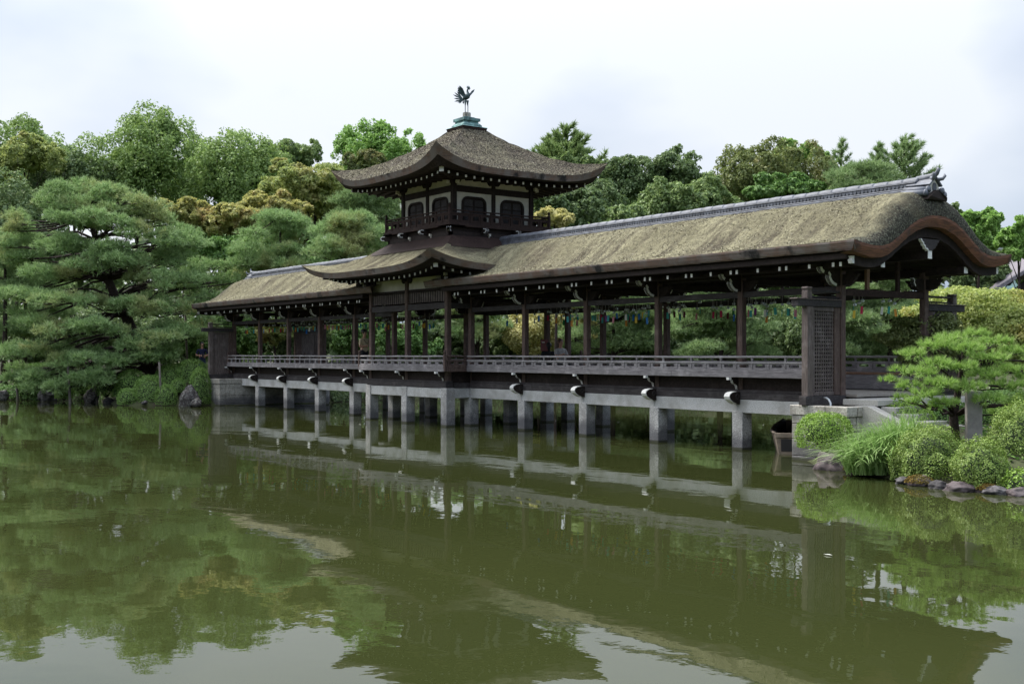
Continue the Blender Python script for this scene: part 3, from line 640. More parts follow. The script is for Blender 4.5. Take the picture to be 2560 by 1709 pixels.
    prc = [(.125 * math.cos(a), .10 * math.sin(a)) for a in [math.pi * j / 8 for j in range(9)]]
    L_ = .40; nt_ = int((x1 - x0) / .385); L_ = (x1 - x0) / nt_
    vs_ = []; fs = []
    for t, k in ((0, .93), (.12, 1.0), (.5, 1.06), (.88, 1.0), (1.0, .93)):
        vs_ += [(t * L_, p[0] * k, p[1] * k) for p in prc]
    c_ = len(prc); fs = [(i * c_ + j, i * c_ + j + 1, (i + 1) * c_ + j + 1, (i + 1) * c_ + j) for i in range(4) for j in range(c_ - 1)] + [tuple(range(c_))[::-1], tuple(range(4 * c_, 5 * c_))]
    mtile = MB().add(vs_, fs).mesh('ridge_tile', 'ridge_tile', True)
    for i in range(nt_): inst('ridge_tile', mtile, rg, ((sx * x0 + (i if sx > 0 else -i - 1) * L_), 0, 6.172 + .02 * math.sin(i * 1.1) * .3))
    # end ornament
    xo = sx * (x1 + .0); o = empty('ridge_end_ornament', (xo, 0, 0), 0 if sx > 0 else math.pi, bridge); o.scale = (.86, .86, .9); o.location.z = .58
    MB().add([(-.3, -.5, 5.74), (.5, -.42, 5.70), (.5, .42, 5.70), (-.3, .5, 5.74), (-.3, -.45, 5.80), (.55, -.36, 5.78), (.55, .36, 5.78), (-.3, .45, 5.80), (-.3, 0, 5.98), (.52, 0, 5.95)],
        [(0, 1, 5, 4), (2, 3, 7, 6), (4, 5, 9, 8), (6, 7, 8, 9), (1, 2, 6, 9, 5), (0, 3, 2, 1)]).build('ornament_base', 'wood_dark', o)
    MB().prism([(-.2, 5.80), (.2, 5.80), (.2, 6.06), (0, 6.24), (-.2, 6.06)], 'x', .28, .40).build('ornament_face', 'plaster', o)
    MB().prism([(.085 * math.cos(a), 6.03 + .11 * math.sin(a)) for a in [2 * math.pi * j / 12 for j in range(12)]], 'x', .39, .42).build('ornament_crest', 'ridge_tile_dark', o)
    mb = MB()
    for sy in (-1, 1):
        for k_, yy in enumerate((.30, .40)):
            mb.tube([(-.28, sy * yy, 5.99 - .09 * k_), (.42, sy * yy, 5.95 - .09 * k_)], .075, 8); mb.tube([(.41, sy * yy, 5.95 - .09 * k_), (.46, sy * yy, 5.95 - .09 * k_)], .085, 10)
        mb.tube([(.36, sy * .06, 6.26), (.44, sy * .12, 6.22), (.52, sy * .2, 6.24), (.56, sy * .24, 6.31), (.53, sy * .25, 6.36)], [.05, .05, .045, .04, .02], 7)
    mb.tube([(-.1, 0, 6.25), (.35, 0, 6.29), (.48, 0, 6.36), (.53, 0, 6.45), (.5, 0, 6.50)], [.1, .09, .06, .05, .025], 8)
    mb.build('ornament_tiles', 'ridge_tile', o, True)
    mb = MB()
    for sy in (-1, 1): mb.add([(-.25, sy * .02, 6.22), (.46, sy * .02, 6.24), (.46, sy * .26, 6.05), (-.25, sy * .26, 6.07), (-.25, sy * .02, 6.27), (.46, sy * .02, 6.29), (.46, sy * .29, 6.08), (-.25, sy * .29, 6.10)], [(0, 1, 2, 3), (4, 5, 6, 7), (0, 1, 5, 4), (1, 2, 6, 5), (2, 3, 7, 6), (3, 0, 4, 7)])
    mb.build('ornament_gable', 'ridge_tile', o)
    return e
wing_roof(1); wing_roof(-1)

# ---- end wing panels (lattice at the near end, boards at the far end)
def wing_panel(sx, sy):
    e = empty('end_panel', (sx * XE, 0, 0), 0, bridge)
    Y = lambda a: sy * a
    def bx(nm, y0, y1, z0, z1, t, m, off=0.0):
        a, b = sorted((Y(y0), Y(y1))); return MB().box((-t + off, a, z0), (t + off, b, z1), bev=.008).build(nm, m, e)
    bx('base_beam', 1.5, 2.86, 1.205, 1.40, .1, 'wood_beam')
    bx('post', 2.60, 2.79, 1.40, 3.34, .085, 'wood_grey_up')
    bx('cross_beam', 1.64, 3.12, 3.345, 3.49, .09, 'wood_beam'); bx('beam_cap', 1.64, 3.16, 3.492, 3.52, .11, 'wood_grey_up')
    bx('top_rail', 1.64, 2.62, 3.66, 3.71, .035, 'wood_beam'); bx('top_rail', 1.64, 2.62, 3.54, 3.575, .035, 'wood_beam')
    c = MB().cbox((0, Y(2.71), 3.60), (.17, .17, .155), bev=.012).cbox((0, Y(2.71), 3.695), (.15, .15, .03)).cbox((0, Y(2.71), 3.74), (.185, .185, .06), bev=.02)
    c.build('post_cap', 'wood_grey_up', e)
    bx('frame_stile', 2.53, 2.598, 1.405, 3.34, .05, 'wood_grey_up'); bx('frame_stile', 1.65, 1.84, 1.405, 3.34, .05, 'wood_column')
    bx('frame_rail', 1.842, 2.528, 3.25, 3.338, .045, 'wood_grey_up'); bx('frame_rail', 1.842, 2.528, 1.405, 1.49, .045, 'wood_grey_up')
    if sx > 0:
        nv, nh = 9, 21
        mv = MB().box((.0, -.015, 1.49), (.020, .015, 3.25)).mesh('slat', 'wood_grey_up'); mh = MB().box((.002, -.343, -.014), (.018, .343, .014)).mesh('slat', 'wood_grey_up')
        for i in range(nv): inst('slat', mv, e, (0, Y(1.842 + .686 * (i + .5) / nv), 0))
        for i in range(nh): inst('slat', mh, e, (0, Y(2.185), 1.49 + 1.76 * (i + .5) / nh))
        # back boards behind the lattice
        for i in range(4):
            if i == 2: continue
            a, b = sorted((Y(1.845 + .171 * i), Y(1.845 + .171 * (i + 1) - .012 + (.05 if i == 1 else 0)))); MB().box((-.05, a, 1.49), (-.034, b, 3.25)).build('back_board', 'wood_beam', e)
        a, b = sorted((Y(2.24), Y(2.34))); MB().box((-.05, a, 1.49), (-.034, b, 3.25)).build('back_board', 'wood_beam', e)
    else:
        for i in range(4):
            a, b = sorted((Y(1.845 + .171 * i + .004), Y(1.845 + .171 * (i + 1) - .004))); MB().box((-.02 - .004 * (i % 2), a, 1.49), (.02, b, 3.25)).build('board', 'wood_grey_up', e)
for sx in (-1, 1):
    for sy in (-1, 1): wing_panel(sx, sy)

# ---- tower lower storey
for sy in (-1, 1):
    for sx in (-1, 1):
        a, b = sorted((sx * .084, sx * (TW - .084)))
        MB().box((a, sy * TW - .06, 3.78), (b, sy * TW + .06, 3.985), bev=.01).build('tie_beam', 'wood_beam', bridge)
        MB().box((a, sy * TW - .045, 4.40), (b, sy * TW + .045, 4.478)).build('tie_beam', 'wood_dark', bridge)
        MB().box((a, sy * TW - .015, 4.48), (b, sy * TW + .015, 4.86)).build('plaster_panel', 'plaster', bridge)
        MB().box((a, sy * TW - .012, 4.03), (b, sy * TW + .012, 4.37)).build('louvre_board', 'wood_grey_up', bridge)
        mslat = MB().box((-.012, -.03, 4.03), (.012, -.012, 4.37)).mesh('slat', 'wood_beam')
        for i in range(16): inst('slat', mslat, bridge, (a + (b - a) * (i + .5) / 16, sy * TW, 0), (0, 0, 0 if sy < 0 else math.pi))
        MB().tube([(sx * TW - .001, sy * TW - .095 * 1, 3.88), (sx * TW, sy * (TW + .105), 3.88)], .035, 10).build('boss', 'wood_grey_up', bridge)
        MB().box((sx * TW - .06, min(sy * (YC + .08), sy * (TW - .08)), 3.80), (sx * TW + .06, max(sy * (YC + .08), sy * (TW - .08)), 3.96)).build('tie_beam', 'wood_beam', bridge)
        MB().box((sx * TW - .015, min(sy * YC, sy * TW), 4.05), (sx * TW + .015, max(sy * YC, sy * TW), 4.9)).build('plaster_panel', 'wood_dark', bridge)
    MB().tube([(0, sy * (TW + .06), 3.9), (0, sy * (TW + .105), 3.9)], .035, 10).build('boss', 'wood_grey_up', bridge)
    for a in (-1, 0, 1):
        c = MB().prism([(-.32, 4.9), (-.32, 4.78), (-.24, 4.70), (.24, 4.70), (.32, 4.78), (.32, 4.9)], 'y', -.07, .07)
        c.cbox((0, -.12, 4.83), (.1, .2, .12)); inst('capital', c.mesh('capital', 'wood_dark'), bridge, (a * TW, sy * TW, 0), (0, 0, 0 if sy < 0 else math.pi))
        if a:
            MB().cbox((a * (TW + .2), sy * (TW + .2), 4.74), (.09, .09, .09)).cbox((a * (TW + .26), sy * (TW + .26), 4.86), (.1, .1, .1)).build('corner_block', 'plaster', bridge)
MB().box((-TW, -TW, 4.87), (TW, TW, 4.93)).build('ceiling', 'wood_dark', bridge)

# ---- hip roofs (skirt roof and top roof)
def hip_roof(name, cx, re, rt, tab, zc, zcorner_drop, thm, nu, fas, fas_c, prows, rafter_r, rafter_z, raft_lift, nraft, soffit_in, soffit_z, tail, band=None):
    e = empty(name, (cx, 0, 0), 0, bridge)
    ze = tab[0][1]; nv = 26; lift = zc - ze
    def zz(u, v):
        r = lerp(re, rt, v); b = interp([(re - a, z) for a, z in tab], re - r)
        return b + lift * (abs(u) ** 4.0) * (1 - v) ** 1.8 + (.02 * max(0, 1 - abs(abs(u) - 1) * 12) * min(1, v * 6))
    def rout(u): return 1 + .02 * abs(u) ** 6
    us = [math.sin(math.pi / 2 * (-1 + 2 * i / nu)) * .35 + .65 * (-1 + 2 * i / nu) for i in range(nu + 1)]
    for k in range(4):
        M = Matrix.Rotation(k * math.pi / 2, 3, 'Z')
        def W(x, y, z): return tuple(M @ Vector((x, y, z)))
        P = []
        for j in range(nv + 1):
            v = j / nv; r = lerp(re, rt, v); row = []
            for u in us:
                z = zz(u, v) + .01 * vn(r * 5 + k, u * 11) + .008 * vn(r * 13, u * 31 + k)
                row.append(W(u * r * (rout(u) if v == 0 else 1), -r * (1 if v else rout(u)), z))
            P.append(row)
        MB().grid(P).build('thatch', thm, e, True)
        rows = []
        for t in (0, .2, .45, .75, 1):
            rows.append([W(u * (re * rout(u) - .07 * t - .12 * t * abs(u) ** 4), -(re * rout(u) - .07 * t - .12 * t * abs(u) ** 4), zz(u, 0) + .004 - lerp(fas, fas_c, abs(u) ** 4) * t) for u in us])
        MB().grid(rows).build('eave_edge', 'bark_edge', e)
        rows = [[W(u * (re * rout(u) - .07 - .12 * abs(u) ** 4), -(re * rout(u) - .07 - .12 * abs(u) ** 4), zz(u, 0) + .006 - lerp(fas, fas_c, abs(u) ** 4)) for u in us],
                [W(u * (rafter_r + .25), -(rafter_r + .25), rafter_z + .12 + raft_lift * abs(u) ** 4 + .03) for u in us],
                [W(u * soffit_in, -soffit_in, soffit_z) for u in us]]
        MB().grid(rows).build('soffit', 'wood_dark', e)
        rm = MB().add([(-.035, .0, 0), (.035, 0, 0), (.035, 0, .085), (-.035, 0, .085), (-.035, 1.0, .10), (.035, 1.0, .10), (.035, 1.0, .2), (-.035, 1.0, .2)], [(0, 3, 2, 1), (0, 1, 5, 4), (1, 2, 6, 5), (2, 3, 7, 6), (3, 0, 4, 7)]).mesh('rafter', 'wood_dark')
        rw = MB().box((-.034, -.012, .002), (.034, .001, .083)).mesh('painted_end', 'white_paint')
        for i in range(nraft):
            u = -1 + 2 * (i + .5) / nraft
            p = W(u * rafter_r * .97, -rafter_r, rafter_z + raft_lift * abs(u) ** 4)
            r_ = inst('rafter', rm, bridge, (p[0] + cx, p[1], p[2]), (0, 0, k * math.pi / 2)); inst('painted_end', rw, r_)
        # hip rafter at each corner with a big white end
        rr = rafter_r + .06
        c0 = W(-rr, -rr, rafter_z + raft_lift + .02); hr = empty('hip_rafter', (c0[0] + cx, c0[1], c0[2]), k * math.pi / 2 - math.pi / 4, bridge)
        MB().add([(-.07, 0, -.02), (.07, 0, -.02), (.07, 0, .17), (-.07, 0, .17), (-.07, 1.7, -.02), (.07, 1.7, -.02), (.07, 1.7, .17), (-.07, 1.7, .17)], [(0, 3, 2, 1), (0, 1, 5, 4), (1, 2, 6, 5), (2, 3, 7, 6), (3, 0, 4, 7)]).build('beam', 'wood_dark', hr)
        MB().prism([(-.072, -.022), (.072, -.022), (.072, .15), (0, .19), (-.072, .15)], 'y', -.02, .002).build('painted_end', 'white_paint', hr)
        if band:
            rows = [[W(u * r, -r, z) for u in (-1, -.5, 0, .5, 1)] for r, z in band]
            MB().grid(rows).build('flashing_band', 'wood_red', e)
    return e
low_tab = [(4.25, 5.08), (3.7, 5.20), (3.2, 5.40), (2.8, 5.62), (2.45, 5.85), (2.1, 6.10), (1.95, 6.2)]
hip_roof('skirt_roof', 0, 4.25, 1.95, low_tab, 5.50, 0, 'thatch', 36, .185, .27, 26, 3.68, 4.74, .24, 22, 2.45, 4.95, 0, band=[(2.62, 5.775), (2.42, 5.93), (2.2, 6.085), (2.06, 6.2)])
up_tab = [(3.45, 8.29), (3.0, 8.42), (2.75, 8.52), (2.22, 8.84), (1.68, 9.22), (1.15, 9.60), (.8, 9.87), (.5, 10.13)]
UX = -.12
hip_roof('tower_roof', UX, 3.45, .5, up_tab, 8.90, 0, 'thatch_upper', 36, .19, .36, 26, 2.88, 7.965, .13, 17, 1.62, 8.32, 0)

# ---- tower upper storey
TU = Matrix.Translation((UX, 0, 0))
for k in range(4):
    M = Matrix.Rotation(k * math.pi / 2, 4, 'Z'); rz = k * math.pi / 2
    def ub(nm, lo, hi, m, bev=0.006):
        o = MB().box(lo, hi, bev=bev).build(nm, m, bridge); o.rotation_euler = (0, 0, rz); o.location = (UX, 0, 0); return o
    ub('floor_beam', (-2.02, -2.02, 6.14), (2.02, -1.9, 6.36), 'wood_dark'); ub('floor_beam', (-2.0, -1.98, 6.362), (2.0, -1.86, 6.50), 'wood_dark')
    ub('balcony_floor', (-2.16, -2.16, 6.505), (2.16, -1.5, 6.55), 'wood_red'); ub('balcony_edge', (-2.13, -2.12, 6.552), (2.13, -2.04, 6.62), 'wood_red')
    ub('corner_column', (-1.68, -1.68, 6.5), (-1.52, -1.52, 8.3), 'wood_dark')
    ub('middle_column', (-.07, -1.66, 6.5), (.07, -1.54, 8.3), 'wood_dark')
    ub('lintel', (-1.52, -1.65, 7.73), (1.52, -1.56, 7.94), 'wood_dark'); ub('frieze', (-1.52, -1.61, 7.94), (1.52, -1.58, 8.2), 'plaster')
    for a in (-1.6, 0, 1.6):
        c = inst('capital', MB().prism([(-.26, 8.3), (-.26, 8.12), (-.18, 8.02), (.18, 8.02), (.26, 8.12), (.26, 8.3)], 'y', -.07, .07).mesh('capital', 'wood_dark'), bridge); c.matrix_local = TU @ M @ Matrix.Translation((a, -1.62, 0))
    for a in (-1.0, 1.0):
        d_ = inst('bracket_block', MB().cbox((1.62 * a, -1.86, 8.02), (.1, .1, .1)).cbox((1.62 * a, -1.95, 8.15), (.11, .1, .12)).mesh('bracket_block', 'plaster'), bridge); d_.rotation_euler = (0, 0, rz); d_.location = (UX, 0, 0)
    for sxx in (-1, 1):
        cx = sxx * .795
        o = ringboard([(cx + p[0], p[1]) for p in rloop(-.725, .725, 6.55, 7.73, .004, 5)], [(cx + p[0], p[1]) for p in rloop(-.50, .50, 6.55, 7.60, .24, 5)], 'y', -1.605, -1.585).build('plaster_surround', 'plaster', bridge); o.rotation_euler = (0, 0, rz); o.location = (UX, 0, 0)
        wn = empty('shuttered_window', (UX, 0, 0), rz, bridge)
        ringboard([(cx + p[0], p[1]) for p in rloop(-.505, .505, 6.545, 7.605, .245, 5)], [(cx + p[0], p[1]) for p in rloop(-.43, .43, 6.60, 7.54, .2, 5)], 'y', -1.64, -1.575).build('window_frame', 'wood_dark', wn)
        MB().box((cx - .45, -1.585, 6.58), (cx + .45, -1.57, 7.56)).build('shutter', 'wood_dark', wn)
        sh = MB()
        for s2 in (-1, 1):
            for z0, z1 in ((6.7, 7.0), (7.04, 7.24), (7.28, 7.5)): sh.box((cx + s2 * .21 - .17, -1.60, z0), (cx + s2 * .21 + .17, -1.586, z1), bev=.004)
        sh.build('shutter_panel', 'wood_beam', wn)
    # balcony railing
    b_ = balustrade(bridge, tuple((TU @ M @ Vector((-2.06, -2.06, 0)))[:2]), tuple((TU @ M @ Vector((2.06, -2.06, 0)))[:2]), True, z=6.655, hscale=1.25, step=.38, woodm='wood_red', fascia=False, top_r=.025)
    cp = MB().cbox((-2.06, -2.06, 6.86), (.09, .09, .5), bev=.01).lathe([(.03, 0), (.05, .015), (.05, .03), (.03, .04), (.05, .07), (.04, .12), (.01, .16)], (-2.06, -2.06, 7.11), 8).build('corner_post', 'wood_red', bridge); cp.rotation_euler = (0, 0, rz); cp.location = (UX, 0, 0)
    # white tipped beam ends under the balcony
    pe = [(0, 6.30), (-.30, 6.33), (-.36, 6.38), (-.36, 6.44), (-.30, 6.49), (0, 6.49)]
    me_b = MB().prism(pe, 'x', -.055, .055).mesh('beam_end', 'wood_dark'); me_w = MB().strip([(-.22, 6.33)] + pe[1:5] + [(-.2, 6.492)], 'x', -.058, .058, -.03).mesh('painted_tip', 'white_paint')
    for a in (-.75, .6):
        o = inst('beam_end', me_b, bridge); o.matrix_local = TU @ M @ Matrix.Translation((a, -1.98, 0)); inst('painted_tip', me_w, o)
        q_ = MB().cbox((a + .28, -2.05, 6.30), (.075, .1, .075)).cbox((a + .28, -2.03, 6.235), (.05, .05, .04)).build('bracket_block', 'plaster', bridge); q_.rotation_euler = (0, 0, rz); q_.location = (UX, 0, 0)
    o = inst('beam_end', me_b, bridge); o.matrix_local = TU @ M @ Matrix.Translation((-1.95, -1.95, 0)) @ Matrix.Rotation(-math.pi / 4, 4, 'Z'); inst('painted_tip', me_w, o)
MB().box((-1.5, -1.5, 8.2), (1.5, 1.5, 8.3)).build('ceiling', 'wood_dark', bridge).location = (UX, 0, 0)
# copper cap on the peak
pk = empty('roof_cap', (UX, 0, 0), 0, bridge)
def sq(nm, r0, z0, r1, z1, m): return MB().add([(-r0, -r0, z0), (r0, -r0, z0), (r0, r0, z0), (-r0, r0, z0), (-r1, -r1, z1), (r1, -r1, z1), (r1, r1, z1), (-r1, r1, z1)], [(0, 3, 2, 1), (4, 5, 6, 7), (0, 1, 5, 4), (1, 2, 6, 5), (2, 3, 7, 6), (3, 0, 4, 7)]).build(nm, m, pk)
sq('cap_base', .47, 10.02, .52, 10.235, 'wood_red'); sq('cap_plate', .54, 10.236, .5, 10.262, 'patina'); sq('cap_step', .385, 10.263, .385, 10.33, 'patina'); sq('cap_slope', .385, 10.331, .33, 10.40, 'patina')
sq('cap_neck', .30, 10.401, .29, 10.48, 'patina'); sq('cap_crown', .345, 10.481, .345, 10.58, 'patina'); sq('cap_step', .20, 10.581, .20, 10.63, 'patina')
pd = MB()
for a, b in ((0, 0), (1, 0), (-1, 0), (0, 1), (0, -1)): pd.cbox((a * .06, b * .06, 10.72), (.14, .14, .18 - .01 * abs(a)), bev=.01)
pd.build('pedestal', 'wall_stone', pk)

# ---- moss and straw tufts lying on the thatch (real relief)
def tufts(name, P, Nn, m_, size=.075):
    tag(inst(name, arrmesh(name, leaves(P, Nn, size, .5, .55), 4, m_), bridge), kind='stuff')
for sx in (-1, 1):
    n = 26000; X = rng.uniform(2.6, 17.9, n); Yv = rng.uniform(-2.93, 2.2, n); Z = np.array([prof(y) for y in Yv])
    Z1 = np.array([prof(y + .05) for y in Yv]); Nn = np.stack([np.zeros(n), -(Z1 - Z) / .05, np.ones(n)], 1)
    keep = (.5 + .5 * np.sin(X * 2.1 + 1.5 * np.sin(Yv * 1.7 + X)) * np.sin(Yv * 3.1 + X * 1.2) + rng.random(n) * .7) > .78
    P = np.stack([sx * X, Yv, Z + rng.uniform(-.005, .02, n)], 1)
    keep &= ~((np.abs(X) < 4.2) & (Z < 5.5))
    tufts('moss_tufts', P[keep], Nn[keep], 'thatch_tuft', .05)
n = 16000; uu = rng.uniform(-1, 1, n); vv_ = rng.random(n) ** 1.4; kk = rng.integers(0, 4, n)
r_ = 3.45 + (.5 - 3.45) * vv_; zb_ = np.array([interp([(3.45 - a, z) for a, z in up_tab], 3.45 - q) for q in r_]) + .61 * np.abs(uu) ** 4 * (1 - vv_) ** 1.8
P = np.stack([uu * r_, -r_, zb_ + .01], 1); Nn = np.tile(np.array([[0, -.6, 1.]]), (n, 1))
ca, sa = np.cos(kk * np.pi / 2), np.sin(kk * np.pi / 2)
P = np.stack([P[:, 0] * ca - P[:, 1] * sa + UX, P[:, 0] * sa + P[:, 1] * ca, P[:, 2]], 1); Nn = np.stack([Nn[:, 0] * ca - Nn[:, 1] * sa, Nn[:, 0] * sa + Nn[:, 1] * ca, Nn[:, 2]], 1)
tufts('moss_tufts', P, Nn, 'thatch_tuft_dark', .055)

# ================================================================ pond and ground
SHORE = [(16.8, -2.7), (17.6, -3.1), (18.2, -3.95), (19.0, -3.75), (20.4, -4.45), (21.6, -4.8), (22.5, -4.9), (23.2, -4.65), (25, -5.2), (28, -6.5), (32, -9), (38, -14), (44, -22), (46, -32), (40, -42), (20, -48), (-5, -46), (-28, -38), (-40, -26), (-37, -16), (-31, -12.5),
         (-28.4, -9.3), (-27.6, -7.2), (-23.2, -5.5), (-20.5, -6.2), (-18.5, -6.2), (-17.5, -4.4), (-16.6, -3.0), (-15.8, -2.6), (-15.8, 2.6), (-17, 5), (-17.5, 11), (-14.5, 16.5), (-7, 19.5), (0, 20.5), (7, 20), (14, 17), (20, 12), (21, 7), (17.6, 3), (16.8, 2.6)]
def shore_dist(X, Y):
    P = np.array(SHORE); Q = np.roll(P, -1, 0); D = np.full(X.shape, 1e9); ins = np.zeros(X.shape, bool)
    for (ax, ay), (bx, by) in zip(P, Q):
        dx, dy = bx - ax, by - ay; t = np.clip(((X - ax) * dx + (Y - ay) * dy) / (dx * dx + dy * dy), 0, 1)
        D = np.minimum(D, np.hypot(X - ax - t * dx, Y - ay - t * dy))
        c = ((ay > Y) != (by > Y)) & (X < (bx - ax) * (Y - ay) / (by - ay + 1e-12) + ax); ins ^= c
    return np.where(ins, -D, D)
def ground_z(X, Y):
    X = np.asarray(X, float); Y = np.asarray(Y, float); d = shore_dist(X, Y)
    out = np.interp(d, [0, .25, .8, 2, 5, 9, 40, 120, 500], [-.06, .16, .42, .75, 1.08, 1.22, 1.4, 3, 8])
    out = out + .05 * np.sin(X * 2.3 + np.sin(Y * 1.7)) * np.clip(d, 0, 1)
    return np.where(d < 0, np.maximum(-1.25, -.06 + d * .8), out)
def gz(x, y): return float(ground_z(np.array([x]), np.array([y]))[0])
ax = np.concatenate([np.linspace(-420, -70, 15)[:-1], np.linspace(-70, -36, 18)[:-1], np.linspace(-36, 30, 133)[:-1], np.linspace(30, 60, 26)[:-1], np.linspace(60, 300, 12)])
ay = np.concatenate([np.linspace(-300, -60, 10)[:-1], np.linspace(-60, -16, 30)[:-1], np.linspace(-16, 24, 81)[:-1], np.linspace(24, 70, 30)[:-1], np.linspace(70, 420, 15)])
GX, GY = np.meshgrid(ax, ay); GZ = ground_z(GX, GY)
V = np.stack([GX, GY, GZ], -1).reshape(-1, 3); nc = len(ax); nr = len(ay)
ii = (np.arange(nr - 1)[:, None] * nc + np.arange(nc - 1)[None]).ravel()
me = bpy.data.meshes.new('ground'); me.from_pydata(V.tolist(), [], np.stack([ii, ii + 1, ii + nc + 1, ii + nc], 1).tolist()); me.materials.append(MATS['ground_moss'])
me.polygons.foreach_set('use_smooth', [True] * len(me.polygons)); me.update()
tag(inst('ground', me), kind='structure')
tag(MB().add([(-60, -62, 0), (62, -62, 0), (62, 40, 0), (-60, 40, 0)], [(0, 1, 2, 3)]).build('pond_water', 'pond_water'), kind='structure')

# ---- stone abutments built of blocks
def abutment(name, label, x0, x1, courses):
    e = empty(name, ((x0 + x1) / 2, 0, 0)); tag(e, label, 'abutment'); cx = (x0 + x1) / 2
    MB().box((x0 - cx + .05, -2.68, -1.2), (x1 - cx - .05, 2.68, 1.10)).build('core', 'wall_stone', e)
    for ci, (z0, z1, out, step) in enumerate(courses):
        off = (ci % 2) * step * .5
        for axis in 'xy':
            a0, a1 = (x0 - out, x1 + out) if axis == 'x' else (-2.73 - out, 2.73 + out)
            cuts = [a0] + [c for c in np.arange(a0 + step * .6 + off, a1 - .25, step)] + [a1]
            for s_ in (-1, 1):
                for a, b in zip(cuts, cuts[1:]):
                    j = .006 * random.random()
                    if axis == 'x':
                        y0, y1 = (-2.75 - out - j, -2.45) if s_ < 0 else (2.45, 2.75 + out + j)
                        MB().box((a - cx + .004, y0, z0 + .004), (b - cx - .004, y1, z1 - .004), bev=.012).build('block', 'wall_stone', e)
                    else:
                        xx0, xx1 = (x0 - .02 - out - j, x0 + .25) if s_ < 0 else (x1 - .25, x1 + .02 + out + j)
                        if abs(a) > 2.3 or abs(b) > 2.44: a, b = max(a, -2.44), min(b, 2.44)
                        if b - a > .1: MB().box((xx0 - cx, a + .004, z0 + .004), (xx1 - cx, b - .004, z1 - .004), bev=.012).build('block', 'wall_stone', e)
    return e
CRS = [(-1.0, .1, 0, 1.1), (.1, .46, 0, 1.0), (.46, .80, 0, 1.15), (.80, .985, 0, 1.3), (.985, 1.205, .03, 1.6)]
abutment('stone_abutment', 'pale stone block abutment under the boarded far end of the bridge', -19.6, -15.9, CRS)
abutment('stone_abutment', 'stone block abutment under the lattice panel behind the round bush', 16.72, 18.2, CRS)
# ---- approach at the near end: landing, steps, sloping side stones
ap = empty('stone_steps', (18.0, 0, 0)); tag(ap, 'stone landing and steps leading down from the near end of the bridge', 'steps')
MB().box((-.5, -2.0, 1.206), (.4, 2.0, 1.335), bev=.01).build('landing_slab', 'path_stone', ap)
for i in range(3): MB().box((.4 + .38 * i, -1.9, .6), (.4 + .38 * (i + 1) - .004, 1.9, 1.19 - .13 * i), bev=.012).build('step', 'path_stone', ap)
for sy in (-1, 1):
    y0, y1 = sorted((sy * 2.02, sy * 2.30))
    MB().prism([(.05, 1.212), (.35, 1.212), (1.5, .75), (1.5, .3), (.05, .3)], 'y', y0, y1).build('side_stone', 'path_stone', ap)
MB().box((1.56, -1.5, .4), (5.5, 1.6, .86)).build('path_slab', 'path_stone', ap)
# ---- drain pipe beside the lattice panel
tag(MB().tube([(17.25, -2.32, 1.36), (17.36, -2.37, 1.36), (17.46, -2.42, 1.33), (17.53, -2.45, 1.26), (17.55, -2.46, 1.1), (17.55, -2.46, .9)], .022, 8).build('drain_pipe', 'pipe_grey', None, True), 'thin grey curved drain pipe rising behind the round bush', 'pipe')

# ---- moored boat under the near end
bt = empty('wooden_boat', (0, 0, 0)); tag(bt, 'old wooden boat moored beneath the bridge against the near abutment', 'boat')
def hull(L_, wid, h, inset, z0):
    secs = []
    for t, wf, zf in ((0, .86, 1.0), (.08, .92, .98), (.4, 1, .95), (.75, .8, 1.05), (1, .28, 1.3)):
        x = -L_ / 2 + t * L_; wz = wid / 2 * wf - inset
        secs.append([(x, -wz, h * zf), (x, -wz * .72, z0), (x, wz * .72, z0), (x, wz, h * zf)])
    return secs
o_ = hull(3.6, .95, .46, 0, -.1); i_ = hull(3.5, .95, .462, .06, .03)
MB().grid(o_).add(o_[0], [(0, 1, 2, 3)]).add(o_[-1], [(3, 2, 1, 0)]).build('hull', 'boat_wood', bt)
MB().grid(i_).add(i_[0], [(0, 1, 2, 3)]).build('inner_hull', 'boat_dark', bt)
for s_ in (0, 3):
    MB().tube([p[s_] for p in [[(q[0], q[1], q[2] + .01) for q in r_] for r_ in o_]], .03, 6).build('gunwale', 'boat_wood', bt)
MB().box((-1.83, -.41, .36), (-1.74, .41, .47), bev=.01).build('transom', 'boat_wood', bt); MB().box((-.3, -.43, .3), (-.05, .43, .34)).build('thwart', 'boat_wood', bt)
MB().box((-1.815, -.27, .05), (-1.803, .27, .33)).build('stern_recess_shade', 'boat_dark', bt)  # flat dark plate on the stern; the recess's shade is in its colour
bt.location = (14.8, -.5, .02); bt.rotation_euler = (0, 0, R(132)); bt.scale = (.9, 1, 1)

# ================================================================ bird statue
bird = empty('bird_statue', (UX + .0, 0, 10.81), math.atan2(RGT.y, RGT.x)); tag(bird, 'green bronze phoenix standing on the copper cap of the tower roof', 'statue')
k_ = .00128
def bp(a, b, d=0): return ((a - 945) * k_, d, (900 - b) * k_)
MB().tube([bp(860, 560), bp(880, 520), bp(920, 470), bp(960, 440), bp(985, 400), bp(970, 350), bp(960, 300), bp(970, 265), bp(985, 235)], [.03, .075, .105, .11, .085, .045, .03, .03, .028], 10).build('body', 'bronze', bird, True)
hd = MB().tube([bp(955, 225), bp(985, 215), bp(1012, 220), bp(1030, 235), bp(1045, 245)], [.02, .045, .042, .02, .004], 8)
hd.tube([bp(1010, 250), bp(1018, 285)], [.02, .006], 6)
for a, b in ((940, 170), (965, 160), (1000, 158), (1022, 175), (930, 205)): hd.tube([bp(985, 210), bp(a, b)], [.018, .006], 5)
hd.build('head', 'bronze', bird, True)
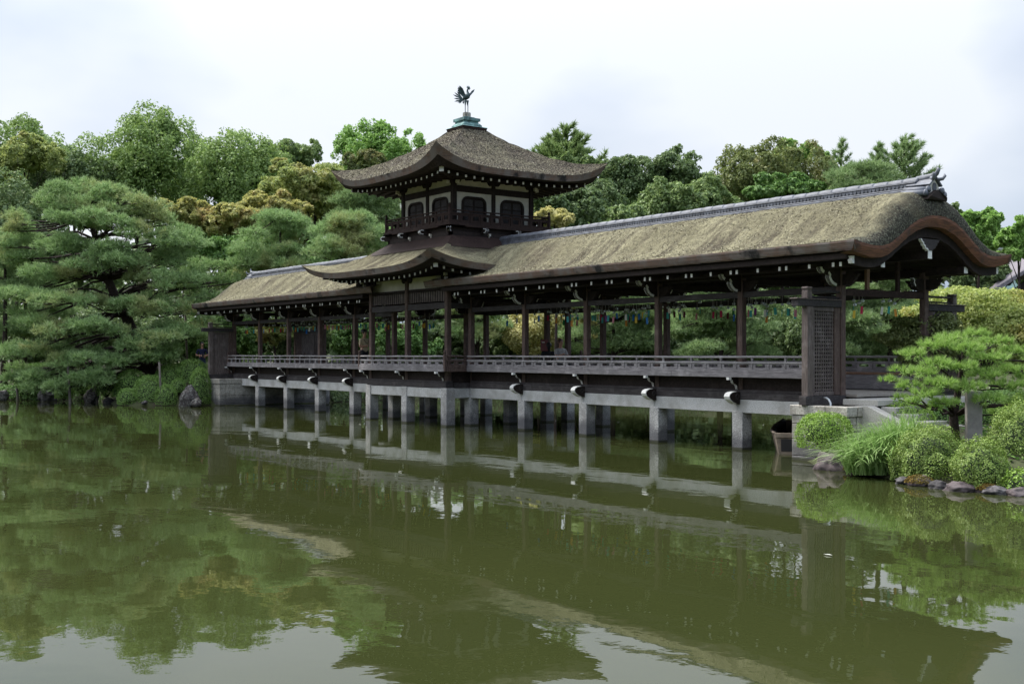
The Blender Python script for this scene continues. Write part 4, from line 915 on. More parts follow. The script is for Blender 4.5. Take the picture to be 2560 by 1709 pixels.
def feather(mb, p0, p1, w0, w1, d0, d1):
    v = Vector(p1) - Vector(p0); nrm = Vector((-v.z, 0, v.x)).normalized()
    q = [Vector(p0) + nrm * w0, Vector(p0).lerp(Vector(p1), .7) + nrm * w1, Vector(p1), Vector(p0).lerp(Vector(p1), .7) - nrm * w1, Vector(p0) - nrm * w0]
    mb.add([(p.x, p.y - .006, p.z) for p in q] + [(p.x, p.y + .006, p.z) for p in q], [(0, 1, 2, 3, 4), (9, 8, 7, 6, 5), (0, 5, 6, 1), (1, 6, 7, 2), (2, 7, 8, 3), (3, 8, 9, 4), (4, 9, 5, 0)])
for d, pts in ((-.09, [((860, 470), (690, 300)), ((860, 460), (695, 250)), ((865, 450), (705, 210)), ((870, 440), (735, 180)), ((880, 435), (770, 190)), ((890, 430), (795, 220))]), (.09, [((1000, 420), (1160, 230)), ((1010, 420), (1140, 240))])):
    wg = MB()
    for i, (p0, p1) in enumerate(pts): feather(wg, bp(*p0, d * .9), bp(*p1, d * (1.6 + .1 * i)), .03, .036, 0, 0)
    wg.build('wing', 'bronze', bird)
for p1 in ((665, 300), (600, 330), (560, 395), (585, 500), (600, 590), (690, 620), (730, 645), (850, 660)):
    tf = MB(); feather(tf, bp(845, 540, .01), bp(*p1, .03), .012, .026, 0, 0); tf.build('tail_feather', 'bronze', bird)
for a0, a1, d in ((905, 905, -.05), (965, 975, .05)):
    lg = MB().tube([bp(a0, 560, d), bp(a0, 640, d), bp(a1, 720, d), bp(a1, 898, d)], [.05, .03, .014, .013], 8)
    for t in (-.5, 0, .5): lg.tube([bp(a1, 893, d), (bp(a1, 893, d)[0] + .06 * math.cos(t), d + .06 * math.sin(t), .006)], [.012, .005], 5)
    lg.build('leg', 'bronze', bird, True)

# ================================================================ wind chimes
m_bell = MB().lathe([(.012, .035), (.03, .028), (.042, .008), (.044, -.012), (.036, -.034), (.030, -.036)], (0, 0, 0), 10).mesh('glass_bell', 'bell_glass', True)
m_str = MB().box((-.003, -.003, -.13), (.003, .003, 1)).mesh('string', 'string')
m_strip = {c: MB().box((-.033, -.0015, -.31), (.033, .0015, -.135)).mesh('paper_strip', 'paper_' + c) for c in ('cyan', 'teal', 'blue', 'yellow', 'orange', 'crimson', 'maroon', 'pink', 'purple', 'white', 'green')}
def bayname(x):
    a = abs(x); k = int((a - TW) // BAY)
    if a < TW: return 'under the tower'
    nm = ['next to the tower', 'second from the tower', 'third from the tower', 'fourth from the tower', 'at the outer end'][max(0, min(4, k))]
    return ('near' if x > 0 else 'far') + ' wing, bay ' + nm
def chime(x, y, z, c, rz):
    e = empty('wind_chime', (x, y, z), 0); tag(e, 'glass wind chime with %s paper strip, %s' % (c, bayname(x)), 'wind chime', 'wind chimes hanging in the bridge')
    s_ = inst('string', m_str, e); s_.scale = (1, 1, max(.02, 3.79 - z)); s_.location = (0, 0, 0)
    inst('string', m_str, e, (0, 0, 0), (0, 0, 0), (1, 1, .01)); 
    inst('glass_bell', m_bell, e); inst('paper_strip', m_strip[c], e, (0, 0, 0), (R(random.uniform(-6, 6)), R(random.uniform(-5, 5)), rz))
CH = []
def addch(ox, oy, s_, txt):
    for w_ in txt.split():
        a, b, c = w_.split(','); CH.append((ox + float(a) * s_, oy + float(b) * s_, c))
addch(1640, 560, .1913, '232,1145,maroon 320,1175,teal 377,1145,maroon 537,1170,pink 755,1150,crimson 850,1135,crimson 943,1160,maroon 1015,1105,green 1025,1185,blue 1208,1125,pink 1240,1130,cyan 1305,1100,purple 1420,1120,white 1450,1140,cyan 1445,1205,orange 1548,1095,teal 1728,1105,teal 1742,1110,maroon 1808,1150,cyan 1822,1120,pink 158,1155,teal 165,1075,white')
addch(1240, 580, .1913, '145,1160,blue 270,1130,white 413,1130,teal 505,1130,white 560,1095,blue 682,1080,crimson 795,1125,orange 853,1075,yellow 885,1150,green 932,1105,cyan 985,1080,teal 997,1160,orange 1063,1080,cyan 1062,1150,maroon 1258,1090,cyan 1300,1090,teal 1332,1070,yellow 1372,1080,crimson 1388,1115,cyan 1430,1095,purple 1473,1090,cyan 1543,1110,pink 1575,1060,blue 1695,1075,white 1700,1155,orange 1725,1075,teal 1742,1105,maroon 1798,1080,blue 1837,1110,yellow 1868,1070,blue 1918,1050,yellow 1967,1120,blue 1995,1025,cyan')
addch(480, 740, .1913, '622,430,blue 663,435,yellow 703,445,maroon 720,445,orange 803,440,cyan 945,430,blue 1010,425,crimson 1055,420,pink 1083,420,teal 1160,425,crimson 1198,420,yellow 1216,420,white 1295,410,purple 1325,395,teal 1357,415,orange 1382,415,cyan 1430,395,teal 1468,405,teal 1500,440,blue 1535,410,white 1590,390,yellow 1607,405,cyan 1708,405,white 1742,375,pink 1768,390,yellow 1795,375,pink 1843,385,pink 1868,380,yellow 1897,390,cyan 1918,395,orange 1943,380,blue 1975,385,purple 2008,385,pink 2050,380,pink 2075,390,maroon')
addch(880, 540, .1913, '80,1405,blue 113,1405,cyan 160,1420,white 185,1415,teal 325,1395,pink 358,1440,teal 398,1405,teal 415,1405,teal 432,1445,pink 446,1395,yellow 480,1425,orange 635,1415,maroon 660,1420,pink 700,1440,green 805,1410,maroon 848,1430,green 880,1365,blue 930,1405,orange 953,1400,yellow 1010,1415,blue 1068,1405,teal')
def pxray(px, py): return FWD + RGT * ((px - 1280) / F_PX) + Vector((0, 0, (Y0 - py) / F_PX))
for i, (px, py, c) in enumerate(CH):
    d = pxray(px, py)
    for y in random.sample([-.85, -.1, .7], 3) + [-1.2]:
        t = (y - CAM.y) / d.y; p = CAM + d * t
        if -16.9 < p.x < 16.9: break
    else: continue
    chime(p.x, p.y, min(3.72, max(3.45, p.z + .14)), c, R(random.uniform(-30, 60)) + R(40))
for px, py, c in ((1760 + 1095 * .3444, 420 + 1035 * .3444, 'yellow'), (1760 + 1150 * .3444, 420 + 1005 * .3444, 'crimson'), (1760 + 1300 * .3444, 420 + 1010 * .3444, 'white'), (1760 + 1348 * .3444, 420 + 1005 * .3444, 'teal'), (1760 + 1383 * .3444, 420 + 1025 * .3444, 'orange')):
    d = pxray(px, py); p = CAM + d * ((16.98 - CAM.x) / d.x); chime(p.x, p.y, min(3.6, p.z + .14), c, R(70))
for i in range(26):
    chime(random.uniform(5.5, 16.8), random.choice([-.85, -.1, .7]), random.uniform(3.55, 3.68), random.choice(['white', 'teal', 'maroon', 'cyan']), R(random.uniform(-65, -40)))

# ---- small red notice on a back column
sg = empty('notice_board', (TW, 1.46, 2.62)); tag(sg, 'small dark red notice board fixed to a back column', 'sign')
MB().box((-.2, -.03, -.2), (.2, -.005, .2), bev=.01).build('board', 'sign_red', sg)
for z, w_ in ((.1, .12),): MB().box((-w_, -.033, z - .012), (w_ * .4, -.031, z + .012)).build('lettering', 'white_paint', sg)

# ================================================================ people
def person(name, label, loc, yaw, joints, edges, seglab, mats, hair, extras=None, root='pelvis'):
    e = empty(name, loc, yaw); tag(e, label, 'person')
    names = list(joints); me = bpy.data.meshes.new('body_skeleton')
    me.from_pydata([joints[n][0] for n in names], [(names.index(a), names.index(b)) for a, b in edges], [])
    o = bpy.data.objects.new('tmp', me); COL.objects.link(o)
    o.modifiers.new('skin', 'SKIN'); sk = me.skin_vertices[0].data
    for n, v in zip(names, sk):
        r = joints[n][1]; v.radius = r if isinstance(r, tuple) else (r, r); v.use_root = (n == root)
    sb = o.modifiers.new('sub', 'SUBSURF'); sb.levels = 2; sb.render_levels = 2
    dg = bpy.context.evaluated_depsgraph_get(); dg.update()
    m2 = bpy.data.meshes.new_from_object(o.evaluated_get(dg)); bpy.data.objects.remove(o)
    m2.materials.clear(); mn = list(dict.fromkeys(mats.values()))
    for m in mn: m2.materials.append(MATS[m])
    segs = [(Vector(joints[a][0]), Vector(joints[b][0]), seglab.get((a, b), 'top')) for a, b in edges]
    for p in m2.polygons:
        c = p.center; best = 1e9; lab = 'top'
        for a, b, l_ in segs:
            d = b - a; t = max(0, min(1, (c - a).dot(d) / max(1e-9, d.length_squared))); q = (a + d * t - c).length
            if q < best: best, lab = q, l_
        p.material_index = mn.index(mats[lab]); p.use_smooth = True
    m2.name = 'body'; inst('body', m2, e)
    hj = Vector(joints['head'][0]); hb = MB()
    hair(hb, hj); return e, hb
def std(arms, seated=False, fem=False):
    j = {'pelvis': ((0, 0, .95), (.15, .11)), 'waist': ((0, 0, 1.1), (.145, .105)), 'chest': ((0, .01, 1.3), (.165, .115)), 'neckb': ((0, 0, 1.45), (.075, .07)), 'neck': ((0, .01, 1.5), .055), 'chin': ((0, .03, 1.56), (.06, .075)), 'head': ((0, .02, 1.65), (.078, .095)), 'crown': ((0, .01, 1.71), (.07, .085))}
    ed = [('pelvis', 'waist'), ('waist', 'chest'), ('chest', 'neckb'), ('neckb', 'neck'), ('neck', 'chin'), ('chin', 'head'), ('head', 'crown')]
    lab = {('neckb', 'neck'): 'skin', ('neck', 'chin'): 'skin', ('chin', 'head'): 'skin', ('head', 'crown'): 'skin', ('pelvis', 'waist'): 'top'}
    for s_, sg_ in (('l', -1), ('r', 1)):
        a = arms[s_]
        j['sh' + s_] = ((sg_ * .19, 0, 1.4), .062); j['el' + s_] = (a[0], .046); j['wr' + s_] = (a[1], .03)
        d = (Vector(a[1]) - Vector(a[0])).normalized(); w_ = Vector(a[1]); j['ha' + s_] = (tuple(w_ + d * .06), (.038, .02))
        ed += [('chest', 'sh' + s_), ('sh' + s_, 'el' + s_), ('el' + s_, 'wr' + s_), ('wr' + s_, 'ha' + s_)]
        mid = Vector(j['sh' + s_][0]).lerp(Vector(a[0]), .75); j['sl' + s_] = (tuple(mid), .056)
        ed.remove(('sh' + s_, 'el' + s_)); ed += [('sh' + s_, 'sl' + s_), ('sl' + s_, 'el' + s_)]
        lab.update({('sl' + s_, 'el' + s_): 'skin', ('el' + s_, 'wr' + s_): 'skin', ('wr' + s_, 'ha' + s_): 'skin'})
        sdv = d.cross(Vector((0, 0, 1))).normalized()
        for f_ in range(5):
            fn = 'f%d%s' % (f_, s_); off = sdv * (.026 - .017 * f_) * (1 if f_ < 4 else 0); ln = (.10, .115, .11, .09, .05)[f_]
            base = w_ + (d * ln + off * 1.2 + Vector((0, 0, -.025))) if f_ < 4 else w_ + d * .05 + Vector((0, 0, .035)) + sdv * .02 * -sg_
            j[fn] = (tuple(base), .0095); ed.append(('ha' + s_, fn)); lab[('ha' + s_, fn)] = 'skin'
        if not seated: kn = (sg_ * .1, .01, .5); an = (sg_ * .11, -.02, .09); to = (sg_ * .13, .13, .045)
        else: kn = (sg_ * .1, .44, .92); an = (sg_ * .1, .46, .5); to = (sg_ * .11, .62, .46)
        j['hp' + s_] = ((sg_ * .09, .0, .9), .095); j['kn' + s_] = (kn, .062); j['an' + s_] = (an, .042); j['to' + s_] = (to, .034)
        ed += [('pelvis', 'hp' + s_), ('hp' + s_, 'kn' + s_), ('kn' + s_, 'an' + s_), ('an' + s_, 'to' + s_)]
        lab.update({('hp' + s_, 'kn' + s_): 'legs', ('kn' + s_, 'an' + s_): 'legs', ('an' + s_, 'to' + s_): 'shoe', ('pelvis', 'hp' + s_): 'legs'})
    return j, ed, lab
def cap_hair(hb, h, r=.112, back=.03, zlo=0.0, long_=0):
    pr = []
    for i in range(7):
        a = R(-12 + 102 * i / 6); pr.append((r * .9 * math.cos(a), r * 1.12 * math.sin(a) + .0))
    hb.lathe(pr, (h.x, h.y - back, h.z + .005), 12)
    if long_:
        hb.tube([(h.x, h.y - .05, h.z + .06), (h.x, h.y - .08, h.z - .03), (h.x, h.y - .07, h.z - long_ * .6), (h.x, h.y - .06, h.z - long_)], [.08, .105, .09, .04], 10)
def face(e, h):
    for s_ in (-1, 1):
        MB().lathe([(.004, -.008), (.011, -.003), (.011, .003), (.004, .008)], (h[0] + s_ * .033, h[1] + .098, h[2] + .0), 6).build('eye', 'hair', e)
        MB().tube([(h[0] + s_ * .08, h[1] - .005, h[2] - .03), (h[0] + s_ * .092, h[1] - .01, h[2] + .0), (h[0] + s_ * .086, h[1] - .012, h[2] + .03)], [.01, .016, .01], 6).build('ear', 'skin', e)
    MB().tube([(h[0], h[1] + .094, h[2] + .015), (h[0], h[1] + .118, h[2] - .03), (h[0], h[1] + .095, h[2] - .038)], [.008, .015, .008], 6).build('nose', 'skin', e)
    MB().cbox((h[0], h[1] + .092, h[2] - .066), (.045, .01, .009)).build('mouth', 'sign_red', e)
yc = math.atan2(CAM.y - 0, CAM.x) + math.pi / 2 - math.pi      # facing roughly the camera
def facing(dx, dy): return math.atan2(dy, dx) - math.pi / 2
arms1 = {'l': ((-.27, .0, 1.13), (-.08, .24, 1.1)), 'r': ((.27, .02, 1.13), (.08, .26, 1.12))}
j, ed, lab = std(arms1)
e, hb = person('person', 'man in navy polo shirt and jeans standing beside the boarded end panel', (-19.2, -2.3, gz(-19.2, -2.3) + .0), facing(.9, -.25), j, ed, lab, {'top': 'navy_cloth', 'legs': 'denim', 'shoe': 'dark_cloth', 'skin': 'skin'}, lambda b, h: cap_hair(b, h))
MAN_Z = e.location.z; e.location.z = 1.13
hb.build('hair', 'hair', e, True); face(e, j['head'][0]); MB().cbox((0, .33, 1.12), (.09, .05, .14), bev=.01).build('phone', 'black_plastic', e)
j, ed, lab = std({'l': ((-.25, .06, 1.12), (-.06, .26, 1.16)), 'r': ((.25, .08, 1.12), (.05, .27, 1.17))})
e, hb = person('person', 'man in beige t-shirt and black cap holding a camera inside the bridge', (-6.1, -.8, 1.423), facing(.75, .15), j, ed, lab, {'top': 'beige_cloth', 'legs': 'dark_cloth', 'shoe': 'dark_cloth', 'skin': 'skin'}, lambda b, h: cap_hair(b, h, .108))
e.scale = (1.06, 1.06, 1.045); hb.build('hair', 'hair', e, True); face(e, j['head'][0])
h = j['head'][0]; MB().lathe([(.118, .03), (.116, .07), (.1, .12), (.05, .145)], (0, -.005, h[2]), 14).add([(-.09, .09, h[2] + .05), (.09, .09, h[2] + .05), (.06, .2, h[2] + .035), (-.06, .2, h[2] + .035), (-.09, .09, h[2] + .062), (.09, .09, h[2] + .062), (.06, .2, h[2] + .045), (-.06, .2, h[2] + .045)], [(0, 3, 2, 1), (4, 5, 6, 7), (0, 1, 5, 4), (1, 2, 6, 5), (2, 3, 7, 6), (3, 0, 4, 7)]).build('cap', 'black_plastic', e, True)
cm = MB().cbox((0, .34, 1.19), (.13, .07, .09), bev=.01).tube([(0, .36, 1.19), (0, .45, 1.19)], .035, 10).build('camera', 'black_plastic', e)
MB().tube([(-.11, .1, 1.42), (-.08, .18, 1.3), (-.05, .32, 1.22)], .009, 5).tube([(.11, .1, 1.42), (.08, .18, 1.3), (.05, .32, 1.22)], .009, 5).build('camera_strap', 'black_plastic', e)
j, ed, lab = std({'l': ((-.22, .1, 1.16), (-.1, .3, 1.2)), 'r': ((.22, .12, 1.16), (.14, .36, 1.24))}, True)
e, hb = person('person', 'woman with long brown hair and pale patterned top sitting on the bench', (3.55, 1.28, 1.86 - .80), facing(.85, -.1), j, ed, lab, {'top': 'print_cloth', 'legs': 'dark_cloth', 'shoe': 'dark_cloth', 'skin': 'skin'}, lambda b, h: cap_hair(b, h, .112, .03, 0, .28))
hb.build('hair', 'hair_brown', e, True); face(e, j['head'][0])
j, ed, lab = std({'l': ((-.2, .14, 1.12), (-.08, .34, 1.0)), 'r': ((.2, .14, 1.12), (.1, .34, 1.0))}, True)
for n_ in ('chest', 'neckb', 'neck', 'chin', 'head', 'crown', 'shl', 'shr', 'sll', 'slr'):
    p, r_ = j[n_]; k2 = (p[2] - .95); j[n_] = ((p[0], p[1] + k2 * .55, .95 + k2 * .84), r_)
e, hb = person('person', 'person in black leaning forward on the bench beside the seated woman', (2.35, 1.62, 1.86 - .80), facing(.8, -.35), j, ed, lab, {'top': 'dark_cloth', 'legs': 'dark_cloth', 'shoe': 'dark_cloth', 'skin': 'dark_cloth'}, lambda b, h: cap_hair(b, h))
hb.build('hair', 'hair', e, True)

fl = arrmesh('floating_leaf', np.array([(-.05, 0, 0), (0, .02, .004), (.05, 0, 0), (0, -.02, .004)], float), 4, 'paper_white')
for px, py in ((1268, 1000), (1310, 1001), (1390, 1052), (1545, 1055), (1852, 1060), (1908, 1062), (838, 1044), (900, 1060), (2070, 1388), (1000, 1180)):
    Z = 2.3 * F_PX / (py - Y0); p = at(px, py, Z); o = inst('floating_leaf', fl, None, (p.x, p.y, .012), (0, 0, random.uniform(0, 6)), (1.2, 1.2, 1)); tag(o, 'tiny pale leaf floating on the dark green pond', 'leaf', 'pale leaves floating on the pond')

from mathutils import noise as mnoise
# ================================================================ plants
TOCAM = np.array([CAM.x, CAM.y, 0.])
def away(c):
    d = np.array([c[0] - CAM.x, c[1] - CAM.y, 0]); return d / np.linalg.norm(d)
def lobed(c, ax_, n1, n2, m, lr, cr, leaf, asp=.55, flat_=1.0, upb=.25, seed_dirs=None, fill=.12, tilt=.55):
    "crown of lobes, each of small clumps, each of leaves; ax_ = half axes along view-right, view-depth, up"
    c = np.array(c); aw = away(c); rt = np.array([aw[1], -aw[0], 0.]); up_ = np.array([0, 0, 1.])
    B = np.stack([rt, aw, up_])
    d = sph(n1 * 3); d[:, 2] += upb * rng.random(len(d)); d = unit(d); d = d[d[:, 1] < .45][:n1]; n1 = len(d)
    rad = np.where(rng.random((n1, 1)) < .2, 1.1, rng.uniform(.55, .95, (n1, 1))); lc = (d * rad * np.array(ax_)) @ B + c
    lrs = lr * rng.uniform(.7, 1.25, n1)
    e2 = sph(n1 * n2).reshape(n1, n2, 3) + (d @ B)[:, None] * .75; e2 = unit(e2)
    cc = lc[:, None] + e2 * lrs[:, None, None] * np.array([1, 1, flat_]) * rng.uniform(.7, 1.05, (n1, n2, 1)); cc = cc.reshape(-1, 3); en = e2.reshape(-1, 3)
    k = len(cc); f = sph(k * m).reshape(k, m, 3) + en[:, None] * .6 + np.array([0, 0, .25]); f = unit(f)
    P = cc[:, None] + f * cr * np.array([1, 1, flat_ ** .5]) * rng.uniform(.55, 1.1, (k, m, 1)); P = P.reshape(-1, 3); Nn = f.reshape(-1, 3) + np.array([0, 0, .35])
    V = [leaves(P, Nn, leaf, asp, tilt)]
    nf = int(len(P) * fill)
    if nf:
        q = sph(nf) * rng.uniform(.1, .75, (nf, 1)) ** .5 * np.array(ax_) * .8; V.append(leaves(q @ B + c, sph(nf), leaf * 2.2, .8, 1))
    return np.concatenate(V), lc
def trunk_mesh(base, crown_c, lobes, r0, n=7, mat_='bark', lean=.25, hh=1.):
    mb = MB(); b = Vector(base); c = Vector(crown_c); mid = b.lerp(c, .5) + Vector((random.uniform(-1, 1), random.uniform(-1, 1), 0)) * lean
    top = c + Vector((0, 0, min(hh * .45, (c - b).length * .15)))
    mb.tube([b + Vector((0, 0, -.3)), b.lerp(mid, .5), mid, c, top], [r0 * 1.25, r0, r0 * .8, r0 * .5, r0 * .2], 8)
    idx = np.linspace(0, len(lobes) - 1, min(n, len(lobes))).astype(int)
    for i in idx:
        l_ = Vector(lobes[i]); s_ = mid.lerp(top, random.uniform(.05, .8)); q = s_.lerp(l_, .5) + Vector((0, 0, -.15)); mb.tube([s_, q, l_], [r0 * .35, r0 * .22, r0 * .06], 5)
    return mb.mesh('trunk', mat_, True)
GROUPS = {}
def broad(name, label, px, py, Z, wpx, hpx, m_, n1=28, n2=13, m=29, lr=None, cr=None, leaf=.23, flat_=1., upb=.25, cat='tree', group=None, r0=None, fill=.12, base_z=None, deep=.8, asp=.55, tilt=.55):
    c = at(px, py, Z); s_ = Z / F_PX; big = 1.14 if Z > 55 and cat == 'tree' else 1.0; a = wpx * s_ / 2 * big; h_ = hpx * s_ / 2; n2 = int(n2 * 1.2); leaf = leaf * 1.06
    lr = lr or .36 * min(a, h_); cr = cr or lr * .42
    V, lc = lobed(c, (a * .8, a * deep, h_ * .64), n1, n2, m, lr, cr, leaf, asp, flat_, upb, None, fill, tilt)
    b = (c.x, c.y, gz(c.x, c.y))
    e = empty(name, b); tag(e, label, cat, group)
    V = V - np.array(b); V[:, 2] = np.maximum(V[:, 2], .03)
    inst('crown', arrmesh('crown', V, 4, m_), e)
    t = trunk_mesh((0, 0, 0), Vector(c) - Vector(b), [Vector(q) - Vector(b) for q in lc], r0 or max(.08, .05 * a), hh=h_); inst('trunk', t, e)
    return e
def pine(name, label, base, pads, m_, tl=.17, tw=.016, k=10, dens=55, trunk=None, limbs=True, cat='tree', group=None, spread=.55, up_=.9, r0=.2, bark='bark'):
    "pads: (x,y,z, rx, ry, rz) world; needle tufts on the upper shell of every pad"
    e = empty(name, base); tag(e, label, cat, group); b = np.array(base); Vs = []
    tr = MB()
    path = trunk or [base, (base[0], base[1], base[2] + 3)]
    for (x, y, z, rx, ry, rz) in pads:
        n = max(8, int(dens * rx * ry * 3.1)); d = sph(n); d[:, 2] = np.abs(d[:, 2]) * 1.0 - .25; d = unit(d)
        P = np.array([x, y, z]) + d * np.array([rx, ry, rz]) * rng.uniform(.55, 1.05, (n, 1)); A = unit(d * np.array([.8, .8, .35]) + np.array([0, 0, up_]) + rng.normal(0, .25, (n, 3)))
        Vs.append(needles(P, A, tl, tw, k, spread))
        nd = n // 3; d2 = sph(nd) * rng.uniform(.2, .9, (nd, 1)); P2 = np.array([x, y, z]) + d2 * np.array([rx, ry, rz * .6]); Vs.append(needles(P2, unit(d2 + [0, 0, .2]), tl * .9, tw * 1.5, k, .8))
        if limbs:
            pv = min(path, key=lambda q: (q[0] - x) ** 2 + (q[1] - y) ** 2 + 2.2 * (q[2] - z + .3) ** 2); p0 = Vector(pv); p1 = Vector((x, y, z - rz * .2)); L_ = (p1 - p0).length
            q = p0.lerp(p1, .5) + Vector((random.uniform(-.1, .1) * L_, random.uniform(-.1, .1) * L_, random.uniform(-.06, .1) * L_)); rr = min(r0 * .5, .022 + .012 * L_)
            tr.tube([p0 - b_(b), p0.lerp(q, .5) - b_(b) + Vector((0, 0, .05 * L_)), q - b_(b), p1 - b_(b)], [rr, rr * .8, rr * .6, rr * .25], 6)
            for s_ in range(3):
                a_ = random.uniform(0, 6.28); tr.tube([q.lerp(p1, .6) - b_(b), p1 + Vector((rx * .6 * math.cos(a_), ry * .6 * math.sin(a_), rz * .1)) - b_(b)], [rr * .3, .006], 4)
    rads = [r0 * (1 - .75 * i / (len(path) - 1)) for i in range(len(path))]; rads[0] *= 1.25
    tr.tube([Vector(p) - b_(b) for p in path], rads, 9)
    inst('crown', arrmesh('crown', np.concatenate(Vs) - b, 3, m_), e); inst('trunk', tr.mesh('trunk', bark, True), e); return e
def b_(b): return Vector(b.tolist())
def mound(name, label, loc, r, m_, leaf=.05, dens=1500, cat='bush', group=None, rough=.06, clumps=0, sq=1.0):
    "clipped dome of small leaves over a twiggy core"
    e = empty(name, loc); tag(e, label, cat, group); rx, ry, rz = r
    n = int(dens * (rx * ry + rx * rz + ry * rz) * 2.1); d = sph(n); d = d[d[:, 2] > -.45]; n = len(d)
    bum = 1 + rough * np.sin(d[:, :1] * 9 + 2 * np.sin(d[:, 1:2] * 7)) * np.sin(d[:, 1:2] * 8 + d[:, 2:] * 5)
    if clumps:
        cd_ = sph(clumps); dt = (d @ cd_.T).max(1, keepdims=True); bum = bum * (.78 + .26 * np.clip((dt - .82) / .17, 0, 1))
    ds = np.sign(d) * np.abs(d) ** sq; P = ds * np.array([rx, ry, rz]) * bum * rng.uniform(.88, 1.03, (n, 1)); P[:, 2] = np.maximum(P[:, 2] + rz * .42, .0)
    inst('foliage', arrmesh('foliage', leaves(P, d + [0, 0, .4], leaf, .6, .6), 4, m_), e)
    mb = MB(); nn = 14
    for i in range(nn):
        a = 2 * math.pi * i / nn; q = Vector((rx * .7 * math.cos(a), ry * .7 * math.sin(a), rz * random.uniform(.3, 1.0))); mb.tube([(q.x * .1, q.y * .1, -.1), q * .5, q], [.02, .014, .005], 4)
    mb.build('stems', 'bark', e); 
    cv = []
    for i in range(7):
        ph = -.25 + (math.pi / 2 + .25) * i / 6; cv.append([(rx * .7 * math.cos(ph) * math.cos(t), ry * .7 * math.cos(ph) * math.sin(t), rz * .42 + rz * .7 * math.sin(ph)) for t in [2 * math.pi * j_ / 16 for j_ in range(17)]])
    MB().grid(cv).build('inner_twigs', 'twig_core', e, True)
    return e
flat('twig_core', (0.035, 0.055, 0.02), 0.95)
def rock(name, label, loc, r, m_, seed=0, rz=0., peak=0., group=None, moss=False):
    bm = bmesh.new(); bmesh.ops.create_icosphere(bm, subdivisions=4, radius=1); rs = random.Random(seed); ph = [rs.uniform(0, 6) for _ in range(9)]
    dirs = [Vector((rs.gauss(0, 1), rs.gauss(0, 1), rs.gauss(0, 1))).normalized() for _ in range(16)]
    for v in bm.verts:
        d = v.co.normalized(); k = 1 + .10 * math.sin(d.x * 4 + ph[0]) * math.sin(d.y * 5 + ph[1]) + .05 * math.sin(d.z * 9 + ph[2] + d.x * 6)
        for q in dirs: k = min(k, .70 / max(.05, d.dot(q))) if d.dot(q) > .55 else k
        nz_ = mnoise.noise; k += .16 * nz_(d * 1.7 + Vector((seed * .37, 0, 0))) + .09 * nz_(d * 4.1 + Vector((0, seed * .21, 0))) + .05 * abs(nz_(d * 9 + Vector((0, 0, seed * .11))))
        v.co = Vector((d.x * r[0] * k * (1 - peak * max(0, d.z)), d.y * r[1] * k * (1 - peak * max(0, d.z)), d.z * r[2] * k))
    me = bpy.data.meshes.new('rock'); bm.to_mesh(me); bm.free(); me.materials.append(MATS[m_]); me.polygons.foreach_set('use_smooth', [True] * len(me.polygons))
    o = inst(name, me, None, loc, (0, 0, rz)); tag(o, label, 'rock', group)
    if moss:
        n = 2600; d = sph(n); d = d[d[:, 2] > .1]; P = d * np.array(r) * rng.uniform(.97, 1.05, (len(d), 1)); inst('moss', arrmesh('moss', leaves(P, d, .035, .5, .9), 4, 'moss'), o)
    return o

def conifer(name, label, px, py, Z, wpx, hpx, nb_, m_, tl, tw, k, rise=.45, group=None, whorl=.5, leafy=False):
    "open conifer: a leader with rising side branches, tufts all along them; top at px,py"
    tp = at(px, py, Z); g = gz(tp.x, tp.y); s_ = Z / F_PX; H_ = hpx * s_; W_ = wpx * s_ / 2; e = empty(name, (tp.x, tp.y, g)); tag(e, label, 'tree', group)
    top = Vector((0, 0, tp.z - g)); tr = MB().tube([(0, 0, -.3), (.1, .05, top.z * .5), (0, 0, top.z - H_), top], [.28, .2, .13, .015], 7); P = []; A = []
    for i in range(nb_):
        t = (i + .5) / nb_; z0 = top.z - H_ * (t ** .9) - .1; L_ = W_ * (.22 + .9 * t) * random.uniform(.7, 1.1); a_ = i * 2.4 + random.uniform(-.4, .4); d = Vector((math.cos(a_), math.sin(a_), rise * random.uniform(.6, 1.3))).normalized()
        p0 = Vector((0, 0, z0)); mid = p0 + d * L_ * .55 - Vector((0, 0, L_ * .06)); end = p0 + d * L_ + Vector((0, 0, L_ * .1)); tr.tube([p0, mid, end], [.045, .03, .008], 5)
        nn = max(4, int(L_ / .13))
        for q in range(nn):
            u = .25 + .75 * (q + random.random() * .6) / nn; c_ = p0.lerp(mid, u * 2) if u < .5 else mid.lerp(end, u * 2 - 1); ax_ = (d + Vector((random.gauss(0, .45), random.gauss(0, .45), .5 + random.gauss(0, .2)))).normalized()
            P.append(c_[:]); A.append(ax_[:])
            sd2 = d.cross(Vector((0, 0, 1))).normalized() * random.uniform(-1, 1) * L_ * .28 * (1 - .5 * u); P.append((c_ + sd2)[:]); A.append((ax_ + sd2 * .6).normalized()[:])
    for q in range(10): P.append((0, 0, top.z - .12 * q)); A.append((random.gauss(0, .3), random.gauss(0, .3), 1))
    P = np.array(P); A = unit(np.array(A)); inst('crown', arrmesh('crown', needles(P, A, tl, tw, k, .42), 3, m_), e); inst('trunk', tr.mesh('trunk', 'bark', True), e); return e
